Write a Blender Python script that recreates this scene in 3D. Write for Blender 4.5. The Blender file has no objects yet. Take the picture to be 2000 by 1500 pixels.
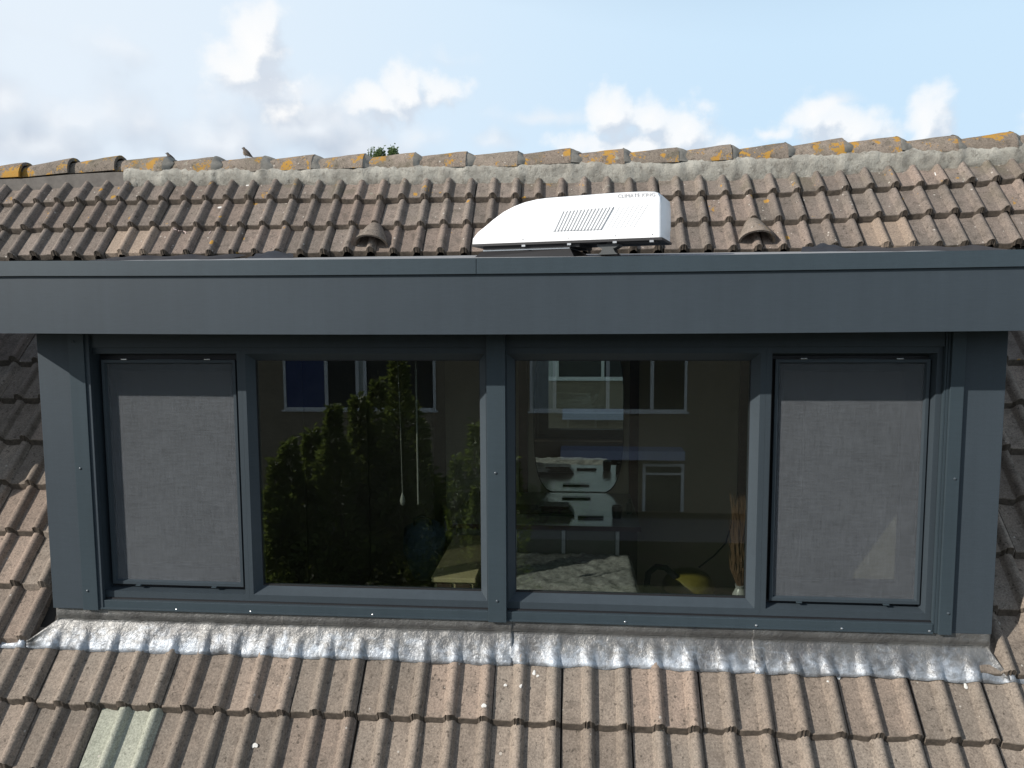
import bpy, bmesh, math, random
from mathutils import Vector, Matrix, noise as mnoise
random.seed(7)
S = bpy.context.scene
COL = S.collection
rad = math.radians

# ------------------------------------------------------------------ camera
FPX = 1420.0
PITCH, YAW, ROLL = 0.0887, -0.0832, -0.0045
CAM = Vector((0.1242, -3.3748, 1.6051))
_fw = Vector((math.sin(YAW)*math.cos(PITCH), math.cos(YAW)*math.cos(PITCH), -math.sin(PITCH)))
_rt0 = Vector((math.cos(YAW), -math.sin(YAW), 0)); _up0 = _rt0.cross(_fw)
RT = math.cos(ROLL)*_rt0 + math.sin(ROLL)*_up0
UP = -math.sin(ROLL)*_rt0 + math.cos(ROLL)*_up0
FW = _fw
cd = bpy.data.cameras.new('camera'); cam = bpy.data.objects.new('camera', cd); COL.objects.link(cam)
cd.sensor_width = 36.0; cd.lens = 36.0*FPX/2000.0; cd.clip_start = 0.05; cd.clip_end = 3000
M = Matrix((RT, UP, -FW)).transposed().to_4x4(); M.translation = CAM
cam.matrix_world = M
S.camera = cam

def ray(px, py): return FW + RT*((px-1000)/FPX) - UP*((py-750)/FPX)
def at(px, py, Y):
    d = ray(px, py); return CAM + d*((Y-CAM.y)/d.y)
def at_plane(px, py, p0, n):
    d = ray(px, py); return CAM + d*((p0-CAM).dot(n)/d.dot(n))

# ------------------------------------------------------------------ sky and sun
SUNV = Vector((-0.37, -0.25, 0.235)).normalized()          # towards the sun
SUN_EL = math.asin(SUNV.z); SUN_AZ = math.atan2(SUNV.x, SUNV.y)
world = bpy.data.worlds.new("World"); S.world = world; world.use_nodes = True

class NT:
    """small helper round a node tree"""
    def __init__(s, tree): s.t = tree; s.n = tree.nodes; s.l = tree.links
    def new(s, typ, **kw):
        nd = s.n.new(typ)
        for k, v in kw.items(): setattr(nd, k, v)
        return nd
    def put(s, sock, v):
        if isinstance(v, bpy.types.NodeSocket): s.l.new(v, sock)
        elif v is not None:
            if hasattr(sock, 'default_value'):
                try: sock.default_value = v
                except Exception: sock.default_value = (v, v, v) if not hasattr(v, '__len__') else tuple(v)[:3]
    def math(s, op, a, b=None, c=None, clamp=False):
        nd = s.new('ShaderNodeMath', operation=op, use_clamp=clamp)
        s.put(nd.inputs[0], a); s.put(nd.inputs[1], b)
        if c is not None: s.put(nd.inputs[2], c)
        return nd.outputs[0]
    def vmath(s, op, a, b=None, out=0):
        nd = s.new('ShaderNodeVectorMath', operation=op)
        s.put(nd.inputs[0], a)
        if b is not None: s.put(nd.inputs[1], b)
        return nd.outputs[out]
    def mix(s, f, a, b, mode='MIX'):
        nd = s.new('ShaderNodeMix', data_type='RGBA', blend_type=mode)
        s.put(nd.inputs['Factor'], f)
        for k, v in ((6, a), (7, b)):
            if isinstance(v, (tuple, list)) and len(v) == 3: v = (*v, 1)
            s.put(nd.inputs[k], v)
        return nd.outputs[2]
    def ramp(s, f, stops, interp='LINEAR'):
        nd = s.new('ShaderNodeValToRGB'); cr = nd.color_ramp; cr.interpolation = interp
        while len(cr.elements) > len(stops): cr.elements.remove(cr.elements[-1])
        while len(cr.elements) < len(stops): cr.elements.new(0.5)
        for e, (p, c) in zip(cr.elements, stops):
            e.position = p; e.color = (c, c, c, 1) if not hasattr(c, '__len__') else (*c, 1)
        s.put(nd.inputs[0], f); return nd.outputs[0]
    def noise(s, vec, scale, detail=4, rough=.55, dist=0, out=0):
        nd = s.new('ShaderNodeTexNoise')
        s.put(nd.inputs['Vector'], vec); nd.inputs['Scale'].default_value = scale
        nd.inputs['Detail'].default_value = detail; nd.inputs['Roughness'].default_value = rough
        nd.inputs['Distortion'].default_value = dist
        return nd.outputs[out]
    def smooth(s, v, a, b, c=0.0, d=1.0):
        nd = s.new('ShaderNodeMapRange', interpolation_type='SMOOTHSTEP')
        s.put(nd.inputs[0], v)
        for i, x in enumerate((a, b, c, d)): s.put(nd.inputs[i+1], x)
        return nd.outputs[0]

def azel(px, py):
    d = ray(px, py).normalized(); return math.atan2(d.x, d.y), math.asin(d.z)

def build_sky():
    # cloud density as a function of (azimuth, elevation): the cumulus and the grey bank the photo shows,
    # and a general field of the same clouds all round
    def cloud_group(name, blobs, nscale, ndet, nrough, namp, lowamp, general):
        g = bpy.data.node_groups.new(name, 'ShaderNodeTree')
        g.interface.new_socket('Q', in_out='INPUT', socket_type='NodeSocketVector')
        g.interface.new_socket('D', in_out='OUTPUT', socket_type='NodeSocketFloat')
        T = NT(g); gi = T.new('NodeGroupInput'); go = T.new('NodeGroupOutput')
        q = gi.outputs[0]
        acc = None
        wob = T.noise(q, 11.0, 3, .6, out=1)
        wv = T.vmath('SCALE', T.vmath('SUBTRACT', wob, (.5, .5, .5))); wv.node.inputs['Scale'].default_value = .06
        qq = T.vmath('ADD', q, wv)
        for (px, py, rx, ry, w) in blobs:
            a, e = azel(px, py)
            v = T.vmath('MULTIPLY', T.vmath('SUBTRACT', qq, (a, e, 0)), (FPX/rx, FPX/ry, 0))
            L = T.vmath('LENGTH', v, out=1)
            f = T.math('MULTIPLY', T.math('SUBTRACT', 1.25, L), w)
            acc = f if acc is None else T.math('SMOOTH_MAX', acc, f, .3)
        fld = T.noise(T.vmath('MULTIPLY', q, (1, 2.2, 1)), general, 2, .5)
        sepq = T.new('ShaderNodeSeparateXYZ'); T.put(sepq.inputs[0], q)
        side = T.smooth(T.math('ABSOLUTE', T.math('ADD', sepq.outputs[0], .083)), .75, 1.1)
        gen = T.math('MULTIPLY', T.math('SUBTRACT', fld, .50), 5.0)
        gen = T.math('SUBTRACT', gen, T.math('SUBTRACT', 1.0, side))
        acc = T.math('MAXIMUM', acc, gen)
        n1 = T.noise(q, nscale, ndet, nrough); n2 = T.noise(q, 7.5, 3, .6)
        d = T.math('ADD', acc, T.math('MULTIPLY', T.math('SUBTRACT', n1, .5), namp))
        d = T.math('ADD', d, T.math('MULTIPLY', T.math('SUBTRACT', n2, .5), lowamp))
        T.put(go.inputs[0], d); return g
    cumulus = [  # px, py, rx, ry (photo pixels), weight
        (505, 75, 62, 75, 1.25), (470, 125, 95, 55, .95), (540, 145, 60, 40, .8),
        (785, 178, 46, 55, 1.15), (738, 208, 66, 40, 1.1), (855, 172, 72, 34, .8), (690, 215, 40, 26, .9), (560, 212, 45, 36, .8),
        (1195, 218, 56, 54, 1.1), (1268, 226, 70, 46, 1.0), (1335, 246, 60, 52, 1.15), (1240, 282, 190, 42, .95), (1400, 285, 90, 28, .7),
        (1590, 226, 46, 54, 1.1), (1660, 252, 76, 48, 1.15), (1812, 240, 46, 54, 1.2), (1740, 285, 120, 28, .7), (1500, 272, 70, 20, .6),
        (2150, 250, 120, 70, .9), (2400, 230, 150, 90, 1.0)]
    bank = [
        (60, 285, 170, 60, .9), (150, 240, 80, 55, .9), (270, 245, 120, 65, .85), (430, 265, 170, 70, .95), (600, 245, 140, 70, 1.0),
        (720, 285, 150, 55, .85), (810, 262, 90, 40, .7), (560, 175, 120, 36, .75), (400, 175, 80, 36, .55), (5, 195, 50, 40, .7), (180, 80, 140, 30, .45),
        (1060, 216, 130, 26, .6), (975, 272, 75, 24, .6), (1640, 194, 56, 20, .7), (880, 110, 110, 18, .3), (-250, 210, 200, 120, 1.0), (-300, 20, 260, 70, .8)]
    g = cloud_group('CumulusDensity', cumulus, 21, 7, .58, 1.7, .8, 2.3)
    g2 = cloud_group('BankDensity', bank, 15, 6, .52, 1.1, .8, 1.7)
    W = NT(world.node_tree)
    for nd in list(W.n): W.n.remove(nd)
    out = W.new('ShaderNodeOutputWorld'); bg = W.new('ShaderNodeBackground')
    W.l.new(bg.outputs[0], out.inputs[0])
    sky = W.new('ShaderNodeTexSky', sky_type='NISHITA', sun_disc=False)
    sky.sun_elevation = SUN_EL; sky.sun_rotation = SUN_AZ
    sky.altitude = 5; sky.air_density = 1.0; sky.dust_density = 0.8; sky.ozone_density = 1.3
    tc = W.new('ShaderNodeTexCoord'); dvec = W.vmath('NORMALIZE', tc.outputs['Generated'])
    sp = W.new('ShaderNodeSeparateXYZ'); W.put(sp.inputs[0], dvec)
    az = W.math('ARCTAN2', sp.outputs[0], sp.outputs[1]); el = W.math('ARCSINE', sp.outputs[2])
    cq = W.new('ShaderNodeCombineXYZ'); W.put(cq.inputs[0], az); W.put(cq.inputs[1], el)
    q = cq.outputs[0]
    def dens(v, gg=None):
        nd = W.new('ShaderNodeGroup'); nd.node_tree = gg or g; W.put(nd.inputs[0], v); return nd.outputs[0]
    d0 = dens(q); d1 = dens(W.vmath('ADD', q, (-.012, .022, 0)))
    k = 1/0.1                                                      # colours below are divided by the sky strength
    # thin high haze, thickest low down and on the sun's side
    hz = W.smooth(el, .80, .28)
    wisp = W.noise(W.vmath('MULTIPLY', q, (1.5, 6, 1)), 1.6, 4, .6)
    sunny = W.smooth(az, .35, -.75)
    veil = W.math('ADD', W.math('MULTIPLY', hz, 1.02), W.math('MULTIPLY', W.math('MULTIPLY', sunny, hz), W.math('MULTIPLY', wisp, .55)), clamp=True)
    veilc = W.mix(sunny, (.61*k, .805*k, .985*k), (.80*k, .885*k, .975*k))
    base = W.mix(veil, sky.outputs[0], veilc)
    e0 = dens(q, g2); e1 = dens(W.vmath('ADD', q, (-.02, .03, 0)), g2)
    bl = W.math('ADD', W.math('MULTIPLY', W.math('SUBTRACT', e0, e1), 1.1), .30, clamp=True)
    bc = W.mix(bl, (.56*k, .63*k, .735*k), (.86*k, .905*k, .96*k))
    upb = W.smooth(el, -.02, .02)
    base = W.mix(W.math('MULTIPLY', W.math('MULTIPLY', W.smooth(e0, .1, 1.15), .92), upb), base, bc)
    m = W.smooth(d0, .15, .8)
    core = W.smooth(d0, .3, 1.7)
    lit = W.math('ADD', W.math('MULTIPLY', W.math('SUBTRACT', d0, d1), 1.9), .55, clamp=True)
    lit = W.math('MULTIPLY', lit, 1.0)
    cc = W.mix(lit, (.66*k, .72*k, .81*k), (1.0*k, 1.0*k, 1.0*k))
    m2 = W.math('MULTIPLY', m, W.math('ADD', W.math('MULTIPLY', core, .3), .68), clamp=True)
    up = W.smooth(el, -.02, .02)
    fin = W.mix(W.math('MULTIPLY', m2, up), base, cc)
    W.put(bg.inputs[0], fin); bg.inputs[1].default_value = 0.10
build_sky()

sl = bpy.data.lights.new('sun', 'SUN'); sl.energy = 5.0; sl.angle = rad(0.53); sl.color = (1.0, .945, .87)
so = bpy.data.objects.new('sun', sl); COL.objects.link(so)
so.rotation_euler = (-SUNV).to_track_quat('-Z', 'Y').to_euler(); so.location = (-8, -6, 9)

S.view_settings.view_transform = 'Standard'; S.view_settings.look = 'None'
S.view_settings.gamma = 1.0; S.view_settings.exposure = 0.0; S.view_settings.use_curve_mapping = False
S.render.engine = 'CYCLES'
S.cycles.max_bounces = 10; S.cycles.transparent_max_bounces = 16; S.cycles.glossy_bounces = 5

# ------------------------------------------------------------------ helpers
class MB:
    def __init__(s): s.v = []; s.f = []
    def add(s, vs, fs):
        o = len(s.v); s.v += [tuple(v) for v in vs]; s.f += [tuple(i+o for i in f) for f in fs]; return s
    def box(s, x0, x1, y0, y1, z0, z1, bev=0):
        if bev <= 0:
            vs = [(x, y, z) for z in (z0, z1) for y in (y0, y1) for x in (x0, x1)]
            return s.add(vs, [(0, 2, 3, 1), (4, 5, 7, 6), (0, 1, 5, 4), (2, 6, 7, 3), (0, 4, 6, 2), (1, 3, 7, 5)])
        bm = bmesh.new(); bmesh.ops.create_cube(bm, size=1)
        for v in bm.verts: v.co = Vector(((x0+x1)/2+v.co.x*(x1-x0), (y0+y1)/2+v.co.y*(y1-y0), (z0+z1)/2+v.co.z*(z1-z0)))
        bmesh.ops.bevel(bm, geom=bm.edges[:], offset=bev, segments=2, affect='EDGES', profile=.6)
        return s.bm(bm)
    def bm(s, bm):
        bm.verts.index_update()
        s.add([v.co[:] for v in bm.verts], [[v.index for v in f.verts] for f in bm.faces]); bm.free(); return s
    def tube(s, pts, r, n=8, cap=True):
        pts = [Vector(p) for p in pts]; rs = r if hasattr(r, '__len__') else [r]*len(pts)
        vs = []; fs = []; prev = None
        for i, p in enumerate(pts):
            t = (pts[min(i+1, len(pts)-1)]-pts[max(i-1, 0)]).normalized()
            a = prev if prev is not None else (Vector((0, 0, 1)) if abs(t.z) < .9 else Vector((1, 0, 0)))
            a = (a - t*a.dot(t)).normalized(); b = t.cross(a); prev = a
            vs += [p + (a*math.cos(2*math.pi*j/n)+b*math.sin(2*math.pi*j/n))*rs[i] for j in range(n)]
        for i in range(len(pts)-1):
            for j in range(n): fs.append((i*n+j, i*n+(j+1) % n, (i+1)*n+(j+1) % n, (i+1)*n+j))
        if cap: fs.append(tuple(reversed(range(n)))); fs.append(tuple((len(pts)-1)*n+j for j in range(n)))
        return s.add(vs, fs)
    def grid(s, P, nu, nv):
        vs = [P(i, j) for j in range(nv) for i in range(nu)]
        return s.add(vs, [(j*nu+i, j*nu+i+1, (j+1)*nu+i+1, (j+1)*nu+i) for j in range(nv-1) for i in range(nu-1)])
    def lathe(s, prof, c=(0, 0, 0), n=20, M=None):
        vs = []; fs = []
        for (r, z) in prof:
            for j in range(n):
                p = Vector((r*math.cos(2*math.pi*j/n), r*math.sin(2*math.pi*j/n), z))
                vs.append((M @ p if M else p) + Vector(c))
        for i in range(len(prof)-1):
            for j in range(n): fs.append((i*n+j, i*n+(j+1) % n, (i+1)*n+(j+1) % n, (i+1)*n+j))
        fs.append(tuple(reversed(range(n)))); fs.append(tuple((len(prof)-1)*n+j for j in range(n)))
        return s.add(vs, fs)
    def mesh(s, name, mat, smooth=False, angle=None):
        me = bpy.data.meshes.new(name); me.from_pydata(s.v, [], s.f); me.validate(); me.update()
        if mat: me.materials.append(mat)
        if smooth:
            me.polygons.foreach_set('use_smooth', [True]*len(me.polygons))
            if angle: me.set_sharp_from_angle(angle=rad(angle))
        return me
    def build(s, name, mat, parent=None, smooth=False, angle=35, **tags):
        return link(name, s.mesh(name, mat, smooth, angle), parent, **tags)
def link(name, me, parent=None, **tags):
    o = bpy.data.objects.new(name, me); COL.objects.link(o)
    if parent: o.parent = parent; o.matrix_parent_inverse = parent.matrix_world.inverted() if False else Matrix.Translation(-parent.location)
    for k, v in tags.items():
        if v is not None: o[k] = v
    return o
def thing(name, label, category, loc=(0, 0, 0), group=None):
    o = bpy.data.objects.new(name, None); COL.objects.link(o); o.location = loc
    o.empty_display_size = .1
    o['label'] = label; o['category'] = category
    if group: o['group'] = group
    return o

# ------------------------------------------------------------------ materials
def mat(name):
    m = bpy.data.materials.new(name); m.use_nodes = True
    T = NT(m.node_tree); b = T.n['Principled BSDF']; return m, T, b
def bump(T, b, h, strength=.3, dist=.01):
    nd = T.new('ShaderNodeBump'); nd.inputs['Strength'].default_value = strength; nd.inputs['Distance'].default_value = dist
    T.put(nd.inputs['Height'], h); T.put(b.inputs['Normal'], nd.outputs[0])
def pos(T): return T.new('ShaderNodeNewGeometry').outputs['Position']
def simple(name, col, rough=.6, metal=0, var=.12, scale=30, bmp=.1, spec=.5):
    m, T, b = mat(name); p = pos(T)
    n = T.noise(p, scale, 5, .6)
    f = T.math('ADD', T.math('MULTIPLY', T.math('SUBTRACT', n, .5), var*4), 1.0)
    c = T.vmath('SCALE', tuple(col)); T.put(c.node.inputs['Scale'], f)
    T.put(b.inputs['Base Color'], c); b.inputs['Roughness'].default_value = rough; b.inputs['Metallic'].default_value = metal
    b.inputs['Specular IOR Level'].default_value = spec
    if bmp: bump(T, b, T.noise(p, scale*6, 3, .6), bmp, .004)
    return m

def tile_material(name, base, alt, dark, pink, lichen, pits, extra=0.0):
    m, T, b = mat(name); p = pos(T)
    oi = T.new('ShaderNodeObjectInfo').outputs['Random']
    oi2 = T.math('FRACT', T.math('MULTIPLY', oi, 17.3)); oi3 = T.math('FRACT', T.math('MULTIPLY', oi, 53.7))
    big = T.noise(p, 3.2, 4, .6); mid = T.noise(p, 17, 5, .65); fine = T.noise(p, 120, 4, .8); vf = T.noise(p, 52, 4, .7)
    c = T.mix(T.smooth(big, .38, .62), base, alt)
    c = T.mix(T.math('MULTIPLY', T.smooth(oi2, .55, 1.0), .55), c, pink)
    c = T.mix(T.math('MULTIPLY', T.smooth(mid, .47, .70), .7), c, dark)
    # per-tile value
    s1 = T.vmath('SCALE', c); T.put(s1.node.inputs['Scale'], T.math('ADD', T.math('MULTIPLY', oi3, .34), .83)); c = s1
    # sandy grain
    s2 = T.vmath('SCALE', c); T.put(s2.node.inputs['Scale'], T.math('ADD', T.math('MULTIPLY', T.math('SUBTRACT', fine, .5), 2.3), 1.0)); c = s2
    # dark pits and pale bits
    c = T.mix(T.math('MULTIPLY', T.smooth(vf, .585, .68), pits), c, tuple(x*.35 for x in dark))
    v3 = T.new('ShaderNodeTexVoronoi'); T.put(v3.inputs['Vector'], T.vmath('ADD', p, (5.3, 1.1, 8.2))); v3.inputs['Scale'].default_value = 42
    s3 = T.new('ShaderNodeSeparateColor'); T.put(s3.inputs[0], v3.outputs['Color'])
    zone = T.smooth(T.noise(T.vmath('ADD', p, (2, 5, 1)), 2.3, 3, .6), .38, .55)
    d3 = T.math('LESS_THAN', v3.outputs['Distance'], T.math('ADD', T.math('MULTIPLY', s3.outputs[1], .26), T.math('MULTIPLY', T.math('SUBTRACT', vf, .5), .5)))
    d3 = T.math('MULTIPLY', T.math('MULTIPLY', d3, T.math('GREATER_THAN', s3.outputs[0], .6)), zone)
    c = T.mix(T.math('MULTIPLY', d3, .72), c, tuple(x*.5 for x in dark))
    w = T.new('ShaderNodeTexVoronoi'); T.put(w.inputs['Vector'], p); w.inputs['Scale'].default_value = 34
    wcell = T.math('FRACT', T.math('MULTIPLY', T.new('ShaderNodeSeparateColor').outputs[0], 1))
    sc = T.n[-1] if False else None
    sep = T.new('ShaderNodeSeparateColor'); T.put(sep.inputs[0], w.outputs['Color'])
    on = T.math('GREATER_THAN', sep.outputs[0], .84 if lichen else .95)
    rr = T.math('ADD', T.math('MULTIPLY', sep.outputs[1], .16), .06)
    rr = T.math('ADD', rr, T.math('MULTIPLY', T.math('SUBTRACT', vf, .5), .25))
    spot = T.math('MULTIPLY', on, T.math('LESS_THAN', w.outputs['Distance'], rr))
    c = T.mix(T.math('MULTIPLY', spot, .75), c, (.50, .47, .42))
    if lichen:
        # orange and grey lichen colonies, thickest at the ridge
        z = T.new('ShaderNodeSeparateXYZ'); T.put(z.inputs[0], p)
        hi = T.smooth(z.outputs[2], 2.02, 2.72)
        ln = T.noise(p, 6.2, 3, .6, .4); le = T.noise(p, 55, 4, .7)
        lf = T.math('ADD', ln, T.math('MULTIPLY', T.math('SUBTRACT', le, .5), .52))
        thr = T.math('SUBTRACT', .78-extra, T.math('MULTIPLY', hi, .125))
        lm = T.smooth(T.math('SUBTRACT', lf, thr), 0, .035)
        v2 = T.new('ShaderNodeTexVoronoi'); T.put(v2.inputs['Vector'], T.vmath('ADD', p, (3.1, 7.7, 1.9))); v2.inputs['Scale'].default_value = 11
        sp2 = T.new('ShaderNodeSeparateColor'); T.put(sp2.inputs[0], v2.outputs['Color'])
        on2 = T.math('GREATER_THAN', sp2.outputs[0], .86)
        r2 = T.math('ADD', T.math('MULTIPLY', sp2.outputs[1], .15), T.math('MULTIPLY', T.math('SUBTRACT', le, .35), .4))
        dot = T.math('MULTIPLY', on2, T.math('LESS_THAN', v2.outputs['Distance'], r2))
        lm = T.math('MAXIMUM', lm, dot)
        oc = T.mix(T.noise(p, 40, 3, .6), (.46, .20, .02), (.36, .25, .06))
        gm = T.smooth(T.math('SUBTRACT', T.noise(T.vmath('ADD', p, (9, 2, 4)), 12, 4, .65, .3), T.math('SUBTRACT', .73, T.math('MULTIPLY', hi, .06))), 0, .03)
        c = T.mix(T.math('MULTIPLY', gm, .6), c, (.36, .36, .30))
        c = T.mix(T.math('MULTIPLY', lm, .9), c, oc)
        moss = T.math('MULTIPLY', T.smooth(T.noise(p, 5, 4, .6), .5, .7), T.math('MULTIPLY', hi, .55))
        c = T.mix(moss, c, (.10, .095, .06))
    T.put(b.inputs['Base Color'], c); b.inputs['Roughness'].default_value = .92; b.inputs['Specular IOR Level'].default_value = .25
    h = T.math('ADD', T.math('MULTIPLY', fine, .7), T.math('MULTIPLY', vf, .9))
    bump(T, b, h, .55, .0035)
    return m
M_TILE_LO = tile_material('tile_concrete_lower', (.250, .207, .169), (.222, .189, .157), (.145, .120, .099), (.272, .203, .162), False, .75)
M_TILE_UP = tile_material('tile_concrete_upper', (.215, .178, .152), (.182, .156, .134), (.105, .090, .076), (.225, .172, .142), True, .6)
M_TILE_GREEN = tile_material('tile_pale_green', (.37, .38, .31), (.40, .405, .335), (.31, .32, .26), (.37, .38, .32), False, .3)
M_TILE_TAN = tile_material('tile_tan', (.29, .228, .178), (.27, .215, .17), (.22, .175, .14), (.29, .22, .17), False, .2)
M_RIDGE = tile_material('ridge_concrete', (.24, .20, .165), (.20, .17, .14), (.10, .087, .072), (.24, .19, .15), True, .8, .115)

def mortar_mat():
    m, T, b = mat('mortar'); p = pos(T)
    n = T.noise(p, 9, 5, .65); f = T.noise(p, 120, 4, .7)
    c = T.mix(T.smooth(n, .35, .65), (.43, .415, .365), (.29, .275, .24))
    c = T.mix(T.math('MULTIPLY', T.smooth(T.noise(p, 24, 5, .75), .52, .66), .7), c, (.17, .155, .13))
    s = T.vmath('SCALE', c); T.put(s.node.inputs['Scale'], T.math('ADD', T.math('MULTIPLY', f, .8), .6))
    T.put(b.inputs['Base Color'], s); b.inputs['Roughness'].default_value = .95
    bump(T, b, T.math('ADD', T.noise(p, 45, 5, .7), f), .7, .008); return m
M_MORTAR = mortar_mat()
def metal_paint(name, col, rough=.42):
    m, T, b = mat(name); p = pos(T)
    n = T.noise(p, 420, 2, .6); big = T.noise(p, 1.6, 3, .5); st = T.noise(T.vmath('MULTIPLY', p, (3, 3, 30)), 6, 4, .6); run = T.noise(T.vmath('MULTIPLY', p, (22, 3, 1.2)), 1, 4, .65)
    f = T.math('ADD', T.math('MULTIPLY', n, .46), T.math('ADD', T.math('MULTIPLY', big, .26), T.math('ADD', T.math('MULTIPLY', st, .24), T.math('ADD', T.math('MULTIPLY', run, .22), .41))))
    c = T.vmath('SCALE', tuple(col)); T.put(c.node.inputs['Scale'], f)
    T.put(b.inputs['Base Color'], c); b.inputs['Roughness'].default_value = rough
    b.inputs['Specular IOR Level'].default_value = .3
    bump(T, b, n, .12, .001); return m
M_ANT = metal_paint('anthracite_coating', (.046, .060, .073), .5)
M_ANT2 = metal_paint('anthracite_window_profile', (.043, .056, .067), .42)
M_TRIM = metal_paint('anthracite_trim', (.043, .060, .072), .38)
M_BLACK = simple('black_rubber', (.012, .012, .014), .6)
M_ROOFING = simple('grey_roofing_membrane', (.30, .31, .32), .7, 0, .15, 14)
M_DARKFLASH = simple('dark_flashing', (.035, .038, .045), .5, 0, .2, 12)
M_SCREW = simple('bright_screw_head', (.55, .56, .57), .3, .9, .05, 60, 0)
M_SCREWD = simple('painted_screw_head', (.07, .085, .10), .35, .2, .05, 60, 0)
M_DECK = simple('dark_roof_underlay', (.03, .026, .022), .9)

def lead_mat():
    m, T, b = mat('patinated_lead'); p = pos(T)
    tc = T.new('ShaderNodeTexCoord'); at_ = T.new('ShaderNodeAttribute', attribute_name='low')
    low = at_.outputs['Fac']
    n = T.noise(p, 11, 5, .6, .6); st = T.noise(T.vmath('MULTIPLY', p, (9, 16, 16)), 2.0, 5, .6, 1.2); f = T.noise(p, 70, 4, .65, .5)
    mott = T.noise(p, 5, 3, .6)
    ox = T.math('ADD', T.math('MULTIPLY', st, .55), T.math('MULTIPLY', n, .55))
    ox = T.smooth(T.math('ADD', ox, T.math('MULTIPLY', T.math('SUBTRACT', low, .34), .36)), .48, .92)
    ox = T.math('MULTIPLY', ox, T.math('ADD', .35, T.math('MULTIPLY', T.smooth(mott, .3, .6), .65)))
    c = T.mix(T.smooth(mott, .35, .65), (.13, .128, .126), (.21, .208, .202))
    c = T.mix(T.math('MULTIPLY', ox, .9), c, (.52, .575, .645))
    c = T.mix(T.math('MULTIPLY', T.smooth(T.noise(p, 26, 3, .6), .62, .72), .6), c, (.09, .09, .10))
    T.put(b.inputs['Base Color'], c)
    T.put(b.inputs['Metallic'], T.math('MULTIPLY', T.math('SUBTRACT', 1, T.math('MULTIPLY', ox, .6)), .5))
    T.put(b.inputs['Roughness'], T.math('ADD', .30, T.math('MULTIPLY', f, .3)))
    bump(T, b, T.math('ADD', n, T.math('MULTIPLY', f, .6)), .5, .014); return m
M_LEAD = lead_mat()

def glass_mat(name, tint=(.84, .87, .84), k=2.3):
    m, T, b = mat(name)
    T.n.remove(b)
    out = [x for x in T.n if x.type == 'OUTPUT_MATERIAL'][0]
    ge = T.new('ShaderNodeNewGeometry')
    cs = T.math('ABSOLUTE', T.vmath('DOT_PRODUCT', ge.outputs['Incoming'], ge.outputs['Normal'], out=1))
    sch = T.math('ADD', .04, T.math('MULTIPLY', T.math('POWER', T.math('SUBTRACT', 1, cs), 5), .96))
    tr = T.new('ShaderNodeBsdfTransparent'); tr.inputs[0].default_value = (*tint, 1)
    gl = T.new('ShaderNodeBsdfGlossy'); gl.inputs['Roughness'].default_value = 0.004; gl.inputs[0].default_value = (.93, .96, 1.0, 1)
    mx = T.new('ShaderNodeMixShader'); T.put(mx.inputs[0], T.math('MULTIPLY', sch, k, clamp=True))
    T.l.new(tr.outputs[0], mx.inputs[1]); T.l.new(gl.outputs[0], mx.inputs[2]); T.l.new(mx.outputs[0], out.inputs[0])
    return m
M_GLASS = glass_mat('window_glass')
def screen_mat():
    m, T, b = mat('insect_mesh'); p = pos(T)
    out = [x for x in T.n if x.type == 'OUTPUT_MATERIAL'][0]
    sp = T.new('ShaderNodeSeparateXYZ'); T.put(sp.inputs[0], p)
    hx = T.noise(T.vmath('MULTIPLY', p, (12, 1, 190)), 1, 4, .7); hz = T.noise(T.vmath('MULTIPLY', p, (190, 1, 12)), 1, 4, .7)
    w = T.math('ADD', hx, hz)
    big = T.noise(p, 3, 3, .6)
    c = T.vmath('SCALE', (.112, .121, .132)); T.put(c.node.inputs['Scale'], T.math('ADD', T.math('MULTIPLY', w, 1.1), T.math('ADD', -.30, T.math('MULTIPLY', big, .4))))
    T.put(b.inputs['Base Color'], c); b.inputs['Roughness'].default_value = .8; b.inputs['Specular IOR Level'].default_value = .2
    tr = T.new('ShaderNodeBsdfTransparent'); mx = T.new('ShaderNodeMixShader'); mx.inputs[0].default_value = .58
    T.l.new(tr.outputs[0], mx.inputs[1]); T.l.new(b.outputs[0], mx.inputs[2]); T.l.new(mx.outputs[0], out.inputs[0])
    return m
M_MESH = screen_mat()
M_WHITE = simple('white_plastic_shell', (.86, .87, .88), .35, 0, .015, 6, .0)
M_GRILLE = simple('grey_grille_recess', (.60, .61, .62), .6, 0, .05, 20, 0)
M_LETTER = simple('grey_lettering', (.46, .46, .47), .5, 0, .02, 20, 0)
M_CHROME = simple('bright_metal', (.6, .6, .6), .25, .95, .03, 20, 0)

# ------------------------------------------------------------------ tiled roof
TH, G0, OFFY, XL = .918, .2692, -.3292, -2.3557
UPW = dict(offy=1.17144, offz=2.04942, th2=.9512, g2=.2258, yaw2=.00751, roll2=-.00283, q0=.00187, q1=.00404, r1=-.005, c0=.00056, c1=.00111)
def roof_low(X, n):            # crest plane below and beside the dormer
    s = (11.5-n)*G0; return Vector((X, OFFY+s*math.cos(TH), s*math.sin(TH)))
def roof_up(X, n):             # crest plane above the dormer: sags a little in the middle, rises to the right
    w = UPW; x = max(-4, min(4, X)); s = (2-n)*w['g2']; m = (2-max(n, 0))/2
    z = w['offz']+s*math.sin(w['th2'])+x*w['roll2']+(w['q0']+w['q1']*m)*x*x+w['r1']*m*x+(w['c0']+w['c1']*m)*x**3
    return Vector((X, w['offy']+s*math.cos(w['th2'])+X*w['yaw2'], z))
CREST = .034; LIFT = .044; TH_T = .033; DROP = .036
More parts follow.
